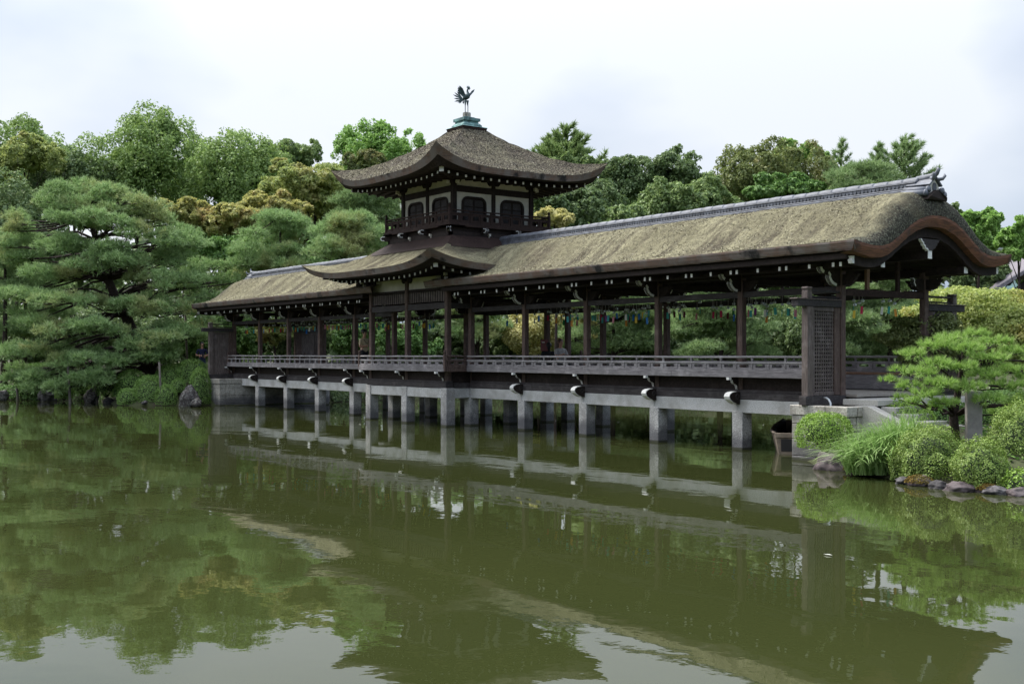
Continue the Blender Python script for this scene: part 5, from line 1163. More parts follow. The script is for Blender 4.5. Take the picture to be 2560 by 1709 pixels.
# ---------------- trees far behind
bg = 'tall trees behind the pond'
broad('camphor_tree', 'tall green tree rising at the left edge of the photo', 65, 400, 88, 190, 230, 'leaf_camphor', leaf=.23, group=bg)
broad('camphor_tree', 'pale yellowish green tree in front of the leftmost tall tree', 60, 400, 80, 150, 120, 'leaf_maple', n1=18, leaf=.2, group=bg)
broad('evergreen_tree', 'dark bluish evergreen tree left of the tallest round tree', 185, 460, 84, 190, 200, 'leaf_dark', leaf=.21, group=bg)
broad('evergreen_tree', 'dark green tree low at the left edge behind the spreading pine', 40, 560, 74, 200, 260, 'leaf_dark', leaf=.2, group=bg)
broad('camphor_tree', 'tallest round topped green tree behind the spreading pine', 350, 420, 86, 250, 280, 'leaf_camphor', n1=36, n2=15, leaf=.22, group=bg)
broad('camphor_tree', 'small crown top poking above the tallest round tree', 385, 335, 87, 110, 110, 'leaf_camphor', n1=12, leaf=.21, group=bg)
broad('camphor_tree', 'broad round green tree right of the tallest tree', 585, 455, 84, 245, 260, 'leaf_camphor', n1=36, n2=15, leaf=.22, group=bg)
broad('camphor_tree', 'dark leafy tree top behind the broad round tree', 720, 390, 95, 130, 110, 'leaf_mid', n1=14, leaf=.23, group=bg)
broad('bright_tree', 'bright fresh green tree just left of the tower roof', 945, 385, 92, 225, 160, 'leaf_bright', n1=34, n2=13, leaf=.23, group=bg)
broad('bright_tree', 'yellow green rounded tree behind the left tower eave', 920, 420, 84, 110, 90, 'leaf_olive', n1=14, leaf=.2, group=bg)
broad('feathery_tree', 'dark green leafy tree under the feathery treetop right of the tower', 1425, 430, 85, 150, 90, 'leaf_mid', n1=22, n2=10, leaf=.24, group=bg)
conifer('feathery_tree', 'feathery dark green tree with spiky shoots right of the tower roof', 1418, 318, 87, 210, 150, 34, 'leaf_mid', .5, .10, 9, .75, bg)
conifer('feathery_tree', 'second feathery shoot cluster leaning left above the tower eave', 1370, 345, 88, 130, 110, 22, 'leaf_mid', .5, .10, 9, .7, bg)
broad('evergreen_tree', 'dark green double topped tree, left dome, right of the tower', 1575, 455, 84, 130, 170, 'leaf_dark', n1=22, leaf=.22, group=bg)
broad('evergreen_tree', 'dark green double topped tree, right dome, right of the tower', 1690, 455, 85, 130, 160, 'leaf_dark', n1=22, leaf=.22, group=bg)
broad('evergreen_tree', 'dark tree standing behind the right tip of the tower eave', 1480, 520, 76, 150, 170, 'leaf_dark', n1=22, leaf=.2, group=bg)
broad('oak_tree', 'grey green rounded tree just above the near ridge', 1710, 520, 74, 240, 150, 'leaf_mid', n1=34, n2=14, leaf=.21, group=bg)
broad('oak_tree', 'low grey green tree beside the yellow bush above the ridge', 1560, 570, 70, 170, 110, 'leaf_mid', n1=20, leaf=.23, group=bg)
broad('oak_tree', 'olive brown domed tree above the middle of the near ridge', 1920, 450, 80, 290, 190, 'leaf_olive', n1=40, n2=14, leaf=.21, group=bg)
broad('oak_tree', 'fresh green tree behind the olive brown dome', 1985, 390, 92, 140, 90, 'leaf_bright', n1=14, leaf=.22, group=bg)
broad('maple_tree', 'green layered tree in front of the olive brown dome', 1960, 480, 68, 190, 120, 'leaf_hedge', n1=24, leaf=.21, flat_=.6, group=bg)
broad('bright_tree', 'bright green tree right of the curved gable', 2450, 580, 60, 90, 130, 'leaf_bright', n1=22, leaf=.23, group=bg)
broad('bright_tree', 'bright green tree at the right edge of the photo', 2545, 610, 55, 90, 130, 'leaf_bright', n1=22, leaf=.22, group=bg)
broad('evergreen_tree', 'dark tree below the right tip of the curved gable', 2440, 700, 62, 160, 110, 'leaf_dark', n1=22, leaf=.23, group=bg)
broad('yellow_bush', 'bright yellow bush beside the tower balcony', 1385, 545, 58, 95, 60, 'leaf_yellow', n1=18, n2=10, leaf=.2, group=bg, fill=.05)
broad('evergreen_tree', 'dark leafy tree behind the tower balcony', 1400, 540, 66, 160, 150, 'leaf_dark', n1=24, leaf=.23, group=bg)
for i, (px, py, Z, w_, h_, m_) in enumerate([(130, 430, 98, 200, 130, 'leaf_mid'), (270, 500, 92, 200, 190, 'leaf_camphor'), (470, 450, 95, 190, 170, 'leaf_camphor'), (660, 450, 96, 190, 150, 'leaf_camphor'), (850, 470, 98, 170, 140, 'leaf_mid'), (1060, 470, 98, 200, 120, 'leaf_mid'), (1310, 450, 96, 170, 150, 'leaf_camphor'), (1440, 480, 94, 170, 150, 'leaf_mid'), (1620, 520, 95, 220, 140, 'leaf_camphor'), (1800, 510, 95, 190, 130, 'leaf_mid'), (2080, 480, 95, 200, 110, 'leaf_mid'), (30, 480, 96, 160, 150, 'leaf_camphor'), (2480, 660, 80, 260, 100, 'leaf_mid'), (2310, 560, 90, 160, 120, 'leaf_mid'), (760, 560, 76, 220, 130, 'leaf_mid'), (500, 620, 72, 240, 140, 'leaf_hedge'), (960, 560, 72, 150, 150, 'leaf_dark'), (860, 640, 66, 200, 130, 'leaf_hedge'), (180, 650, 74, 260, 180, 'leaf_dark'), (1500, 650, 74, 240, 180, 'leaf_mid'), (1700, 640, 72, 240, 190, 'leaf_dark'), (1900, 640, 70, 240, 190, 'leaf_mid'), (2110, 640, 68, 240, 190, 'leaf_dark'), (2300, 660, 68, 200, 170, 'leaf_mid'), (1290, 660, 74, 220, 180, 'leaf_dark')]):  # trees behind the near roof: unseen, added to block sky mirrored in water
    where = ['behind the leftmost trees', 'under the tallest tree at left', 'between the two round camphors', 'right of the broad round camphor', 'left of the bright green tree', 'behind the tower roof', 'behind the right tower eave', 'under the feathery tree', 'between the dark domes', 'left of the olive dome', 'behind the two spired pines', 'at the far left edge', 'behind the curved gable tip', 'behind the ridge end ornament', 'behind the tall maple', 'behind the orange maples', 'left of the tower balcony', 'behind the pale pines over the far ridge', 'behind the big pine', 'in the reflection, added unseen behind the near roof left of its middle', 'in the reflection, added unseen behind the middle of the near roof', 'in the reflection, added unseen behind the near roof right of its middle', 'in the reflection, added unseen behind the lattice panel end of the roof', 'behind the near gable', 'behind the tower columns'][i]
    broad('woodland_tree', 'mid green woodland tree filling the gap %s' % where, px, py, Z, w_, h_, m_, n1=17, n2=9, m=24, leaf=.36, group='woodland trees filling the gaps', fill=.25)
# ---------------- maples and pines in the middle distance, left of the tower
mg = 'trees between the pine and the tower'
broad('maple_tree', 'orange tinted maple beside the spreading pine', 465, 540, 66, 140, 100, 'leaf_maple_orange', n1=26, leaf=.23, flat_=.55, group=mg, fill=.05)
broad('maple_tree', 'yellow orange maple left of centre behind the far wing', 600, 555, 66, 180, 120, 'leaf_maple_orange', n1=32, leaf=.23, flat_=.55, group=mg, fill=.05)
broad('maple_tree', 'golden green maple with orange tips above the far wing', 690, 525, 68, 160, 110, 'leaf_maple_orange', n1=30, leaf=.23, flat_=.55, group=mg, fill=.05)
broad('maple_tree', 'tall yellow green maple beside the tower eave', 790, 480, 72, 210, 180, 'leaf_maple', n1=46, leaf=.21, flat_=.5, group=mg, fill=.05)
broad('maple_tree', 'thin golden topped maple under the broad round tree', 730, 440, 78, 90, 110, 'leaf_maple', n1=16, leaf=.23, flat_=.5, group=mg, fill=.05)
broad('maple_tree', 'shaded green maple under the orange maples', 590, 640, 64, 260, 120, 'leaf_hedge', n1=30, leaf=.22, flat_=.6, group=mg)
def cloud_pads(px, py, Z, wpx, hpx, n, prx=(.7, 1.3), flat_=.3, deep=.8, shape='dome'):
    c = at(px, py, Z); aw = away(c); rt = np.array([-aw[1], aw[0], 0]) * -1; s_ = Z / F_PX; out = []
    for i in range(n):
        v = random.uniform(-1, 1); wid = math.sqrt(max(.05, 1 - (max(0, v)) ** 2)) if shape == 'dome' else (1 - .5 * (v + 1)) + .15
        u = random.uniform(-1, 1) * wid; w_ = random.uniform(-1, .7) * wid * deep
        p = np.array(c) + rt * u * wpx * s_ / 2 * .85 + aw * w_ * wpx * s_ / 2 * .8 + np.array([0, 0, v * hpx * s_ / 2 * .9]); r_ = random.uniform(*prx)
        out.append((*p, r_, r_ * .9, r_ * flat_))
    return out
def far_pine(label, px, py, Z, wpx, hpx, n, m_='needle', prx=(.7, 1.2), flat_=.38, dens=46, shape='dome', tl=.26, tw=.036, k=8, group='pines around the pond', r0=.16, up_=.7):
    c = at(px, py, Z); g = gz(c.x, c.y); top = c.z + hpx * Z / F_PX * .4
    path = [(c.x, c.y, g - .2), (c.x + random.uniform(-.3, .3), c.y, lerp(g, top, .35)), (c.x + random.uniform(-.4, .4), c.y, lerp(g, top, .7)), (c.x, c.y, top)]
    return pine('pine_tree', label, (c.x, c.y, g), cloud_pads(px, py, Z, wpx, hpx, n, prx, flat_, .8, shape), m_, tl, tw, k, dens, path, group=group, r0=r0, up_=up_)
far_pine('pale green pine above the far ridge left of the tower', 700, 610, 60, 210, 150, 30)
far_pine('pale green pine rising over the far wing against the tower', 880, 610, 58, 230, 140, 30, prx=(.7, 1.1), up_=1.2)
far_pine('bluish pine behind the left end of the tower balcony', 920, 520, 66, 170, 170, 26, 'needle_blue')
conifer('pine_tree', 'small spired pine above the near ridge', 2103, 352, 74, 95, 130, 24, 'needle_blue', .36, .045, 14, .6, 'pines around the pond')
conifer('pine_tree', 'open branched pine near the ridge end ornament', 2262, 345, 68, 200, 130, 30, 'needle_blue', .38, .045, 15, .55, 'pines around the pond')
conifer('pine_tree', 'smaller pine spire just left of the open branched pine', 2195, 362, 68, 80, 90, 16, 'needle_blue', .36, .045, 14, .6, 'pines around the pond')
far_pine('bluish pine mass under the open branched pine', 2160, 455, 66, 200, 70, 16, 'needle_blue')
far_pine('dark pine behind the lower left of the spreading pine', 60, 760, 62, 240, 220, 26, 'needle_blue')
far_pine('young pine at the far left edge above the bank', 10, 660, 60, 140, 170, 16, 'needle_blue')
far_pine('pine with low pads seen under the tower', 1190, 800, 63, 170, 130, 20)
far_pine('layered pine behind the middle of the near wing', 1530, 800, 61, 260, 180, 36, 'needle_blue', prx=(.7, 1.15), dens=60)
far_pine('layered pine behind the near wing beside the lattice panel', 1800, 800, 57, 300, 210, 42, 'needle_blue', prx=(.7, 1.15), dens=60)
far_pine('dark layered pine behind the lattice panel', 2100, 800, 55, 200, 210, 28, 'needle_blue', prx=(.6, 1.1), dens=60)
far_pine('pine filling the view behind the near end column', 2230, 760, 54, 230, 200, 30, 'needle_blue', prx=(.6, 1.0), dens=60)
broad('golden_tree', 'pale yellow leaved tree seen between the near wing columns', 1345, 810, 63, 150, 170, 'leaf_yellow', n1=30, n2=11, leaf=.15, cat='tree', fill=.03, lr=.7, r0=.07)
broad('golden_tree', 'smaller pale yellow leaved tree by the red notice', 1440, 815, 63, 80, 130, 'leaf_yellow', n1=16, n2=10, leaf=.15, fill=.03, lr=.5, r0=.06)
sb = 'dark shrubs behind the bridge'
for i, (px, py, Z, w_, h_, m_) in enumerate([(640, 850, 62, 150, 120, 'leaf_hedge'), (760, 850, 60, 160, 130, 'leaf_dark'), (900, 850, 60, 170, 130, 'leaf_hedge'), (1010, 850, 58, 170, 120, 'leaf_hedge'), (1120, 860, 66, 150, 110, 'leaf_dark'), (1280, 860, 66, 170, 120, 'leaf_dark'), (1420, 860, 66, 170, 130, 'leaf_dark'), (1620, 850, 64, 220, 130, 'leaf_dark'), (1860, 850, 60, 240, 140, 'leaf_dark'), (2080, 850, 58, 220, 160, 'leaf_dark'), (2300, 830, 56, 200, 160, 'leaf_dark'), (560, 840, 64, 120, 110, 'leaf_hedge'), (60, 850, 66, 220, 190, 'leaf_dark'), (230, 850, 66, 220, 190, 'leaf_dark'), (400, 850, 66, 200, 190, 'leaf_dark'), (500, 860, 62, 110, 120, 'leaf_hedge')]):
    where = ['at the far end of the bridge', 'behind the first far bays', 'behind the man in beige', 'left of the tower columns', 'behind the tower columns', 'right of the tower columns', 'behind the seated woman', 'under the layered pines, left', 'under the layered pines, right', 'behind the lattice panel', 'beyond the near end benches', 'beside the boarded end panel', 'behind the big pine at the left edge', 'behind the big pine left of its trunk', 'behind the big pine right of its trunk', 'behind the man in navy'][i]
    broad('shrub', 'dark green shrub growing %s' % where, px, py, Z, w_, h_, m_, n1=18, n2=10, m=36, leaf=.16, cat='bush', group=sb, r0=.06, fill=.2)
broad('maple_tree', 'fresh green small maple seen through the far wing', 680, 830, 58, 100, 70, 'leaf_maple', n1=16, leaf=.16, flat_=.5, r0=.07, fill=.03)
# a solid wood of undergrowth far behind, nobody could count it
n = 26000
t = rng.random(n); pxs = -150 + 2900 * t; Zs = rng.uniform(74, 108, n); hh = np.interp(pxs, [-150, 500, 900, 1150, 1300, 1900, 2300, 2700], [8, 9, 9, 7, 9, 9, 6, 5]) * (1 + .15 * np.sin(pxs * .021) + .1 * np.sin(pxs * .057))
zz_ = 1.2 + hh * rng.random(n) ** .7
P = np.array(CAM)[None] + Zs[:, None] * (np.array(FWD)[None] + np.array(RGT)[None] * ((pxs - 1280) / F_PX)[:, None]); P[:, 2] = zz_
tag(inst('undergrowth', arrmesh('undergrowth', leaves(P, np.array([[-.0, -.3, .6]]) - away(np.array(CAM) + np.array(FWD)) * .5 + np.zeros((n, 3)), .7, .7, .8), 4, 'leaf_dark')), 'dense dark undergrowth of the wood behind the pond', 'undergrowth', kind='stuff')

n = 24000; pxs = rng.uniform(1000, 2480, n); Zs = rng.uniform(66, 72, n) - np.clip((pxs - 1500) / 900, 0, 1) * 5  # leaf band added to close gaps of sky in the pond's reflection
P = np.array(CAM)[None] + Zs[:, None] * (np.array(FWD)[None] + np.array(RGT)[None] * ((pxs - 1280) / F_PX)[:, None]); P[:, 2] = .9 + 3.4 * rng.random(n) * (1 + .3 * np.sin(pxs * .03))
tag(inst('understory', arrmesh('understory', leaves(P, np.array([[.6, -.5, .5]]) + np.zeros((n, 3)), .5, .7, .8), 4, 'leaf_dark')), 'dark understory leaves added behind the far shore to close sky gaps in the reflection', 'undergrowth', kind='stuff')
FS = np.array([(-15.9, 3), (-17, 5), (-17.5, 11), (-14.5, 16.5), (-7, 19.5), (0, 20.5), (7, 20), (14, 17), (20, 12), (21, 7)], float)
n = 12000; k_s = rng.integers(0, len(FS) - 1, n); tt = rng.random((n, 1)); P = FS[k_s] * (1 - tt) + FS[k_s + 1] * tt; nr_ = unit(P - np.array([[2., 2.]])); off = rng.uniform(.0, 1.6, (n, 1)); P = P + nr_ * off  # cover added along the shore so the water below the bridge mirrors dark
hgt = (.35 + .55 * off[:, 0] + .25 * np.sin(P[:, 0] * 1.9) * np.sin(P[:, 1] * 1.3)) * rng.random(n) ** .6; P3 = np.concatenate([P, np.maximum(.03, hgt)[:, None]], 1)
tag(inst('shore_ground_cover', arrmesh('shore_ground_cover', leaves(P3, np.concatenate([-nr_, np.full((n, 1), .8)], 1), .13, .6, .7), 4, 'leaf_dark')), 'low dark green ground cover added along the far shore to darken the reflection under the bridge', 'ground cover', kind='stuff')
LS = np.array([(-37, -16), (-31, -12.5), (-28.4, -9.3), (-27.6, -7.2), (-23.2, -5.5), (-20.5, -6.2), (-18.5, -6.2), (-17.5, -4.4), (-16.6, -3.0)], float)
n = 16000; k_s = rng.integers(0, len(LS) - 1, n); tt = rng.random((n, 1)); P = LS[k_s] * (1 - tt) + LS[k_s + 1] * tt + np.array([[-.35, .7]]) * rng.uniform(0, 2.6, (n, 1)) * np.where(k_s[:, None] > 3, .35, 1); P3 = np.concatenate([P, (ground_z(P[:, 0], P[:, 1]) + .35 * rng.random(n) * (.6 + .4 * np.sin(P[:, 0] * 3)))[:, None]], 1)
P3 = P3[k_s < 4]; n = len(P3)
tag(inst('bank_ground_cover', arrmesh('bank_ground_cover', leaves(P3, np.array([[.4, -.5, .9]]) + np.zeros((n, 3)), .11, .6, .7), 4, 'leaf_hedge')), 'low green ground cover on the left bank under the big pine', 'ground cover', kind='stuff')
# ---------------- big spreading pine on the left bank
def lp(px, py, Z=55.): return tuple(at(px, py, Z))
trk = [lp(395, 950, 56.5), lp(380, 925, 56.5), lp(352, 880, 56.5), lp(335, 840, 56.3), lp(315, 790, 56), lp(290, 745, 56), lp(270, 700, 56), lp(255, 650, 56), lp(240, 600, 56), lp(228, 560, 56), lp(222, 520, 56)]
PADS = []
for px, py, wpx, Z in [(230, 475, 150, 56), (180, 490, 110, 55.5), (285, 495, 130, 56), (130, 520, 120, 56), (330, 520, 120, 56), (215, 520, 150, 54.5), (390, 545, 110, 56), (90, 560, 120, 56), (160, 560, 130, 54.5), (280, 560, 150, 54.5), (430, 580, 110, 56.5), (360, 590, 130, 54.8), (60, 610, 130, 56), (140, 620, 140, 54), (240, 625, 120, 54), (470, 625, 130, 57), (410, 640, 140, 55.5), (320, 650, 120, 54), (30, 660, 120, 56), (100, 690, 150, 54.5), (190, 680, 110, 54), (520, 670, 120, 58), (560, 700, 100, 59), (450, 700, 140, 56), (380, 700, 120, 54.5), (40, 740, 130, 55), (130, 755, 140, 54), (220, 750, 110, 53.6), (300, 775, 120, 53.6), (360, 770, 110, 54), (500, 745, 110, 57.5), (430, 760, 120, 55.5), (70, 800, 120, 55), (170, 815, 150, 53.8), (250, 830, 140, 53.6), (440, 830, 150, 54.5), (380, 850, 130, 53.6), (500, 810, 100, 57), (60, 870, 150, 54), (130, 885, 120, 53.6), (220, 895, 150, 53.4), (300, 890, 120, 53.6), (370, 880, 120, 53.8), (440, 870, 100, 54.6), (20, 930, 110, 54.6), (100, 950, 140, 53.6), (180, 955, 130, 53.2), (245, 940, 110, 53.4)]:
    x, y, z = lp(px + random.uniform(-8, 8), py, Z + random.uniform(-.4, .4)); r_ = wpx * 55 / F_PX * .5
    for q in range(5):
        PADS.append((x + random.uniform(-.8, .8) * r_, y + random.uniform(-.8, .8) * r_, z + random.uniform(-.38, .34), r_ * random.uniform(.4, .66), r_ * random.uniform(.4, .66), .3 + .16 * random.random()))
pine('pine_tree', 'large spreading pine with dark twisted trunk leaning over the left bank', trk[0], PADS, 'needle', .25, .034, 9, 54, trk, r0=.36, up_=.8, spread=.5, group='pines around the pond')
# poles propping its low branches, standing in the water
for (px, py, top), lbl in zip([(44, 1000, 930), (175, 1012, 900), (242, 1006, 950), (404, 1013, 905)], ['leftmost wooden prop pole standing in the water under the big pine', 'second wooden prop pole from the left in the water under the big pine', 'third wooden prop pole from the left in the water under the big pine', 'wooden prop pole in the water in front of the pine trunk and clipped bushes']):
    Z = 2.3 * F_PX / (py - Y0); p = at(px, py, Z); tp = at(px - 6, top, Z)
    tag(MB().tube([(p.x, p.y, -1.0), (p.x, p.y, .2), tuple(Vector(p).lerp(tp, .6)), tuple(tp)], [.07, .065, .055, .045], 8).build('prop_pole', 'pole_wood', None, True), lbl, 'pole', 'poles propping the big pine')
tag(MB().tube([at(470, 945, 58), at(462, 760, 58)], [.06, .05], 7).build('prop_pole', 'pole_wood', None, True), 'thin wooden pole standing on the bank left of the man in navy', 'pole', 'poles propping the big pine')
# ---------------- clipped bushes and rocks on the left bank
hg = 'clipped bushes on the left bank'
for (px, py, wpx, hpx, Z), lbl in zip([(330, 950, 85, 60, 53.5), (375, 970, 95, 70, 52.6), (430, 945, 100, 75, 54), (480, 925, 90, 60, 54), (318, 992, 55, 40, 52), (295, 975, 32, 26, 53.5), (415, 990, 60, 50, 52), (445, 960, 40, 35, 52.6), (500, 960, 60, 90, 52), (265, 955, 90, 60, 55.5), (100, 935, 130, 60, 58), (160, 975, 50, 35, 56.5), (205, 960, 60, 40, 57)],
    ['clipped round bush left of the pine trunk foot', 'large clipped bush in front of the pine trunk', 'large clipped bush right of the pine trunk', 'clipped bush just in front of the man in navy', 'low clipped bush touching the water left of the front prop pole', 'tiny round bush left of the low waterside bush', 'clipped bush between the front prop pole and the pointed rock', 'small clipped bush above the pointed rock', 'clipped bush against the far abutment', 'shaded bush behind the low waterside bush', 'dark clipped bush under the low pine branches', 'little bush between two prop poles', 'small bush beside the lichen covered standing stone']):
    p = at(px, py, Z); s_ = Z / F_PX; g = 0.02
    zc_ = max(.1, p.z - hpx * s_ * .5); mound('clipped_bush', lbl, (p.x, p.y, zc_ - .05), (wpx * s_ / 2, wpx * s_ / 2 * .9, hpx * s_ * .72), 'leaf_clip', .05, 2100, group=hg, rough=.02, sq=.92)
rk = 'rocks along the left bank'
for (px, py, wpx, hpx, Z, m_, pk_), lbl in zip([(475, 985, 62, 70, 50.9, 'rock_lichen', .45), (492, 1003, 34, 24, 50.2, 'rock_lichen', 0), (232, 982, 44, 46, 55, 'rock_lichen', 0), (270, 1000, 38, 18, 54.6, 'rock_grey', 0), (115, 985, 60, 36, 57, 'rock_grey', 0), (8, 985, 40, 30, 57, 'rock_lichen', 0), (362, 1005, 18, 9, 51.6, 'rock_lichen', 0)],
    ['tall pointed lichen spotted rock beside the far abutment', 'rounded pale rock at the foot of the pointed rock', 'upright lichen covered stone at the water edge under the pine', 'low flat dark rock at the water edge', 'wide dark rock at the water edge under low pine branches', 'pale rock at the far left water edge', 'small white stone at the water edge between bushes']):
    p = at(px, py, Z); s_ = Z / F_PX; rock('bank_rock', lbl, (p.x, p.y, max(.05, p.z - hpx * s_ * .15)), (wpx * s_ / 2, wpx * s_ / 2 * .8, hpx * s_ * .6), m_, int(px), .5, pk_, rk)

# ---------------- near right bank
def nb(px, py, Z): return at(px, py, Z)
p = nb(2062, 1080, 23.6); mound('clipped_bush', 'neat round bright green bush in front of the near abutment', (p.x, p.y, .40), (.56, .54, .50), 'leaf_azalea', .036, 6500, rough=.05, sq=.82)
p = nb(2262, 1040, 24.4); mound('clipped_bush', 'flat topped green bush behind the tall grass', (p.x, p.y, .66), (.74, .6, .46), 'leaf_azalea', .04, 4200, rough=.05)
p = nb(2325, 1160, 20.6); mound('azalea_bush', 'loose golden green azalea right of the tall grass', (p.x, p.y, .10), (.66, .56, .64), 'leaf_azalea_gold', .034, 7000, rough=.16, clumps=60)
p = nb(2262, 1175, 20.9); mound('azalea_bush', 'small golden azalea skirt beside the grass at the water edge', (p.x, p.y, .02), (.32, .3, .42), 'leaf_azalea_gold', .034, 7000, rough=.14, clumps=24)
p = nb(2452, 1180, 19.5); mound('azalea_bush', 'small golden green azalea above the shore rocks', (p.x, p.y, .08), (.47, .45, .55), 'leaf_azalea_gold', .034, 7000, rough=.14, clumps=34)
p = nb(2560, 1110, 20.3); mound('azalea_bush', 'golden green azalea cut off by the right edge of the photo', (p.x, p.y, .25), (.62, .6, .85), 'leaf_azalea_gold', .034, 7000, rough=.14, clumps=44)
p = nb(2560, 1215, 18.9); mound('azalea_bush', 'low dark green plant at the bottom right shore', (p.x, p.y, .0), (.4, .3, .3), 'leaf_azalea', .045, 2800, rough=.15, clumps=40)
p = nb(2500, 1030, 23.6); mound('clipped_bush', 'dark green bush behind the grey stone post', (p.x, p.y, .6), (.85, .7, .7), 'leaf_hedge', .05, 3000, rough=.1, clumps=50)
p = nb(2365, 1030, 24.2); mound('clipped_bush', 'dark green low bush behind the bright pine trunk', (p.x, p.y, .6), (.6, .5, .5), 'leaf_hedge', .05, 3000, rough=.1, clumps=40)
# tall grass
gr = at(2190, 1170, 21.7); n = 2300; base = np.array([gr.x, gr.y, .1]); aw = away(base); rt = np.array([aw[1], -aw[0], 0])
rt = np.array(RGT)
B0 = base + rt * np.clip(rng.normal(.16, .33, (n, 1)), -.55, .95) + aw * np.clip(rng.normal(.2, .3, (n, 1)), -.35, 1); B0[:, 2] = np.maximum(.05, np.array([gz(a, b) for a, b in B0[:, :2]]))
az = rng.uniform(0, 2 * np.pi, n); dirn = np.stack([np.cos(az), np.sin(az), np.zeros(n)], 1) - aw * .45 - rt * .2; ln = rng.uniform(.6, 1.2, (n, 1)); lean = rng.uniform(.35, 1.15, (n, 1)); wdt = rng.uniform(.006, .012, (n, 1))
sd_ = unit(np.cross(dirn, [0, 0, 1])) * wdt; rows = []
for t_ in (0, .35, .65, .88, 1.0): rows.append(B0 + dirn * lean * ln * t_ ** 1.5 * .75 + np.array([0, 0, 1]) * ln * (t_ - lean * .62 * t_ ** 2.4))
quads = []
for i in range(4):
    w0, w1 = (1, .95, .8, .5, .05)[i], (1, .95, .8, .5, .05)[i + 1]; quads.append(np.stack([rows[i] - sd_ * w0, rows[i] + sd_ * w0, rows[i + 1] + sd_ * w1, rows[i + 1] - sd_ * w1], 1))
V = np.stack(quads, 1)     # n,4,4,3
# connected blades: one strip per blade
vv = []; ff = []
strip_v = np.stack([np.stack([rows[i] - sd_ * w_, rows[i] + sd_ * w_], 1) for i, w_ in enumerate((1, .95, .8, .5, .05))], 1).reshape(n, 10, 3)
fl = np.array([[0, 1, 3, 2], [2, 3, 5, 4], [4, 5, 7, 6], [6, 7, 9, 8]]); F_ = (np.arange(n)[:, None, None] * 10 + fl[None]).reshape(-1, 4)
me = bpy.data.meshes.new('grass_clump'); me.from_pydata((strip_v.reshape(-1, 3) - base).tolist(), [], F_.tolist()); me.materials.append(MATS['grass_blade']); me.update()
tag(inst('tall_grass', me, None, base), 'arching clump of long pale green grass hanging over the water', 'grass', kind='stuff')
# fore pine with bright tufts
fb = at(2388, 1062, 22.0); g_ = gz(fb.x, fb.y)
FP = []
for px, py, wpx, Z in [(2440, 838, 80, 22.2), (2385, 845, 80, 22.0), (2330, 862, 80, 21.8), (2490, 858, 90, 22.3), (2540, 880, 80, 22.4), (2285, 885, 70, 21.7), (2410, 880, 90, 21.5), (2470, 895, 90, 21.6), (2340, 905, 80, 21.4), (2260, 925, 60, 21.8), (2400, 925, 90, 21.2), (2300, 940, 70, 21.4), (2530, 925, 90, 22), (2470, 940, 90, 21.3), (2235, 955, 46, 21.8), (2360, 955, 80, 21.1), (2580, 950, 90, 22), (2420, 970, 90, 21.2), (2270, 975, 60, 21.6), (2320, 985, 70, 21.3), (2520, 975, 90, 21.6), (2475, 1000, 80, 21.6), (2290, 1010, 50, 21.5), (2340, 1020, 50, 21.5), (2540, 1010, 80, 21.8), (2250, 995, 36, 21.7), (2600, 900, 90, 22.4), (2600, 990, 90, 22), (2370, 1000, 60, 21.4), (2510, 1040, 80, 22.2)]:
    if True:
        x, y, z = at(px + random.uniform(-10, 10), py + random.uniform(-8, 8), Z + random.uniform(-.3, .3)); r_ = wpx * 22 / F_PX * .5
        FP.append((x, y, z, r_ * 1.02, r_ * .9, r_ * .3))
pine('pine_tree', 'small bright green pine on the near right bank with long needle tufts', (fb.x, fb.y, g_), FP, 'needle_fresh', .14, .0085, 30, 125, [(fb.x, fb.y, g_ - .2), (fb.x - .03, fb.y, g_ + .5), (fb.x + .04, fb.y + .05, g_ + 1.0), (fb.x + .12, fb.y + .05, g_ + 1.5), (fb.x + .2, fb.y, g_ + 1.95)], r0=.1, up_=1.1, spread=.34, group='pines around the pond')
# yellow green maple behind it
rmg = 'yellow maples at the near right'
broad('maple_tree', 'yellow green maple behind the bright pine on the right', 2480, 800, 30, 330, 200, 'leaf_maple_lime', n1=56, n2=17, m=22, cr=.27, leaf=.08, flat_=.22, tilt=.4, lr=.55, r0=.09, fill=.04, group=rmg)
broad('maple_tree', 'golden maple beside the near back end panel', 2385, 790, 33, 200, 170, 'leaf_maple_lime', n1=38, n2=17, m=22, cr=.27, leaf=.085, flat_=.22, tilt=.4, lr=.5, r0=.08, fill=.04, group=rmg)
broad('maple_tree', 'olive layered maple in front of the near back end panel', 2315, 845, 28.0, 160, 150, 'leaf_olive', n1=32, n2=16, m=22, cr=.24, leaf=.075, flat_=.22, tilt=.4, lr=.4, r0=.06, fill=.04, group=rmg)
broad('maple_tree', 'lime green maple at the right edge under the tiled roof', 2570, 850, 27, 180, 200, 'leaf_maple_lime', n1=36, n2=16, m=22, cr=.27, leaf=.08, flat_=.22, tilt=.4, lr=.5, r0=.08, fill=.04, group=rmg)
# grey post
p = at(2434, 1100, 21.6); o = MB().box((-.14, -.07, -.15), (.14, .07, .93), bev=.008); sp = o.build('stone_post', 'concrete_post'); sp.location = (p.x, p.y, .68); sp.rotation_euler = (0, 0, math.atan2(RGT.y, RGT.x) - .05); tag(sp, 'plain upright grey post standing on the bank under the bright pine', 'post')
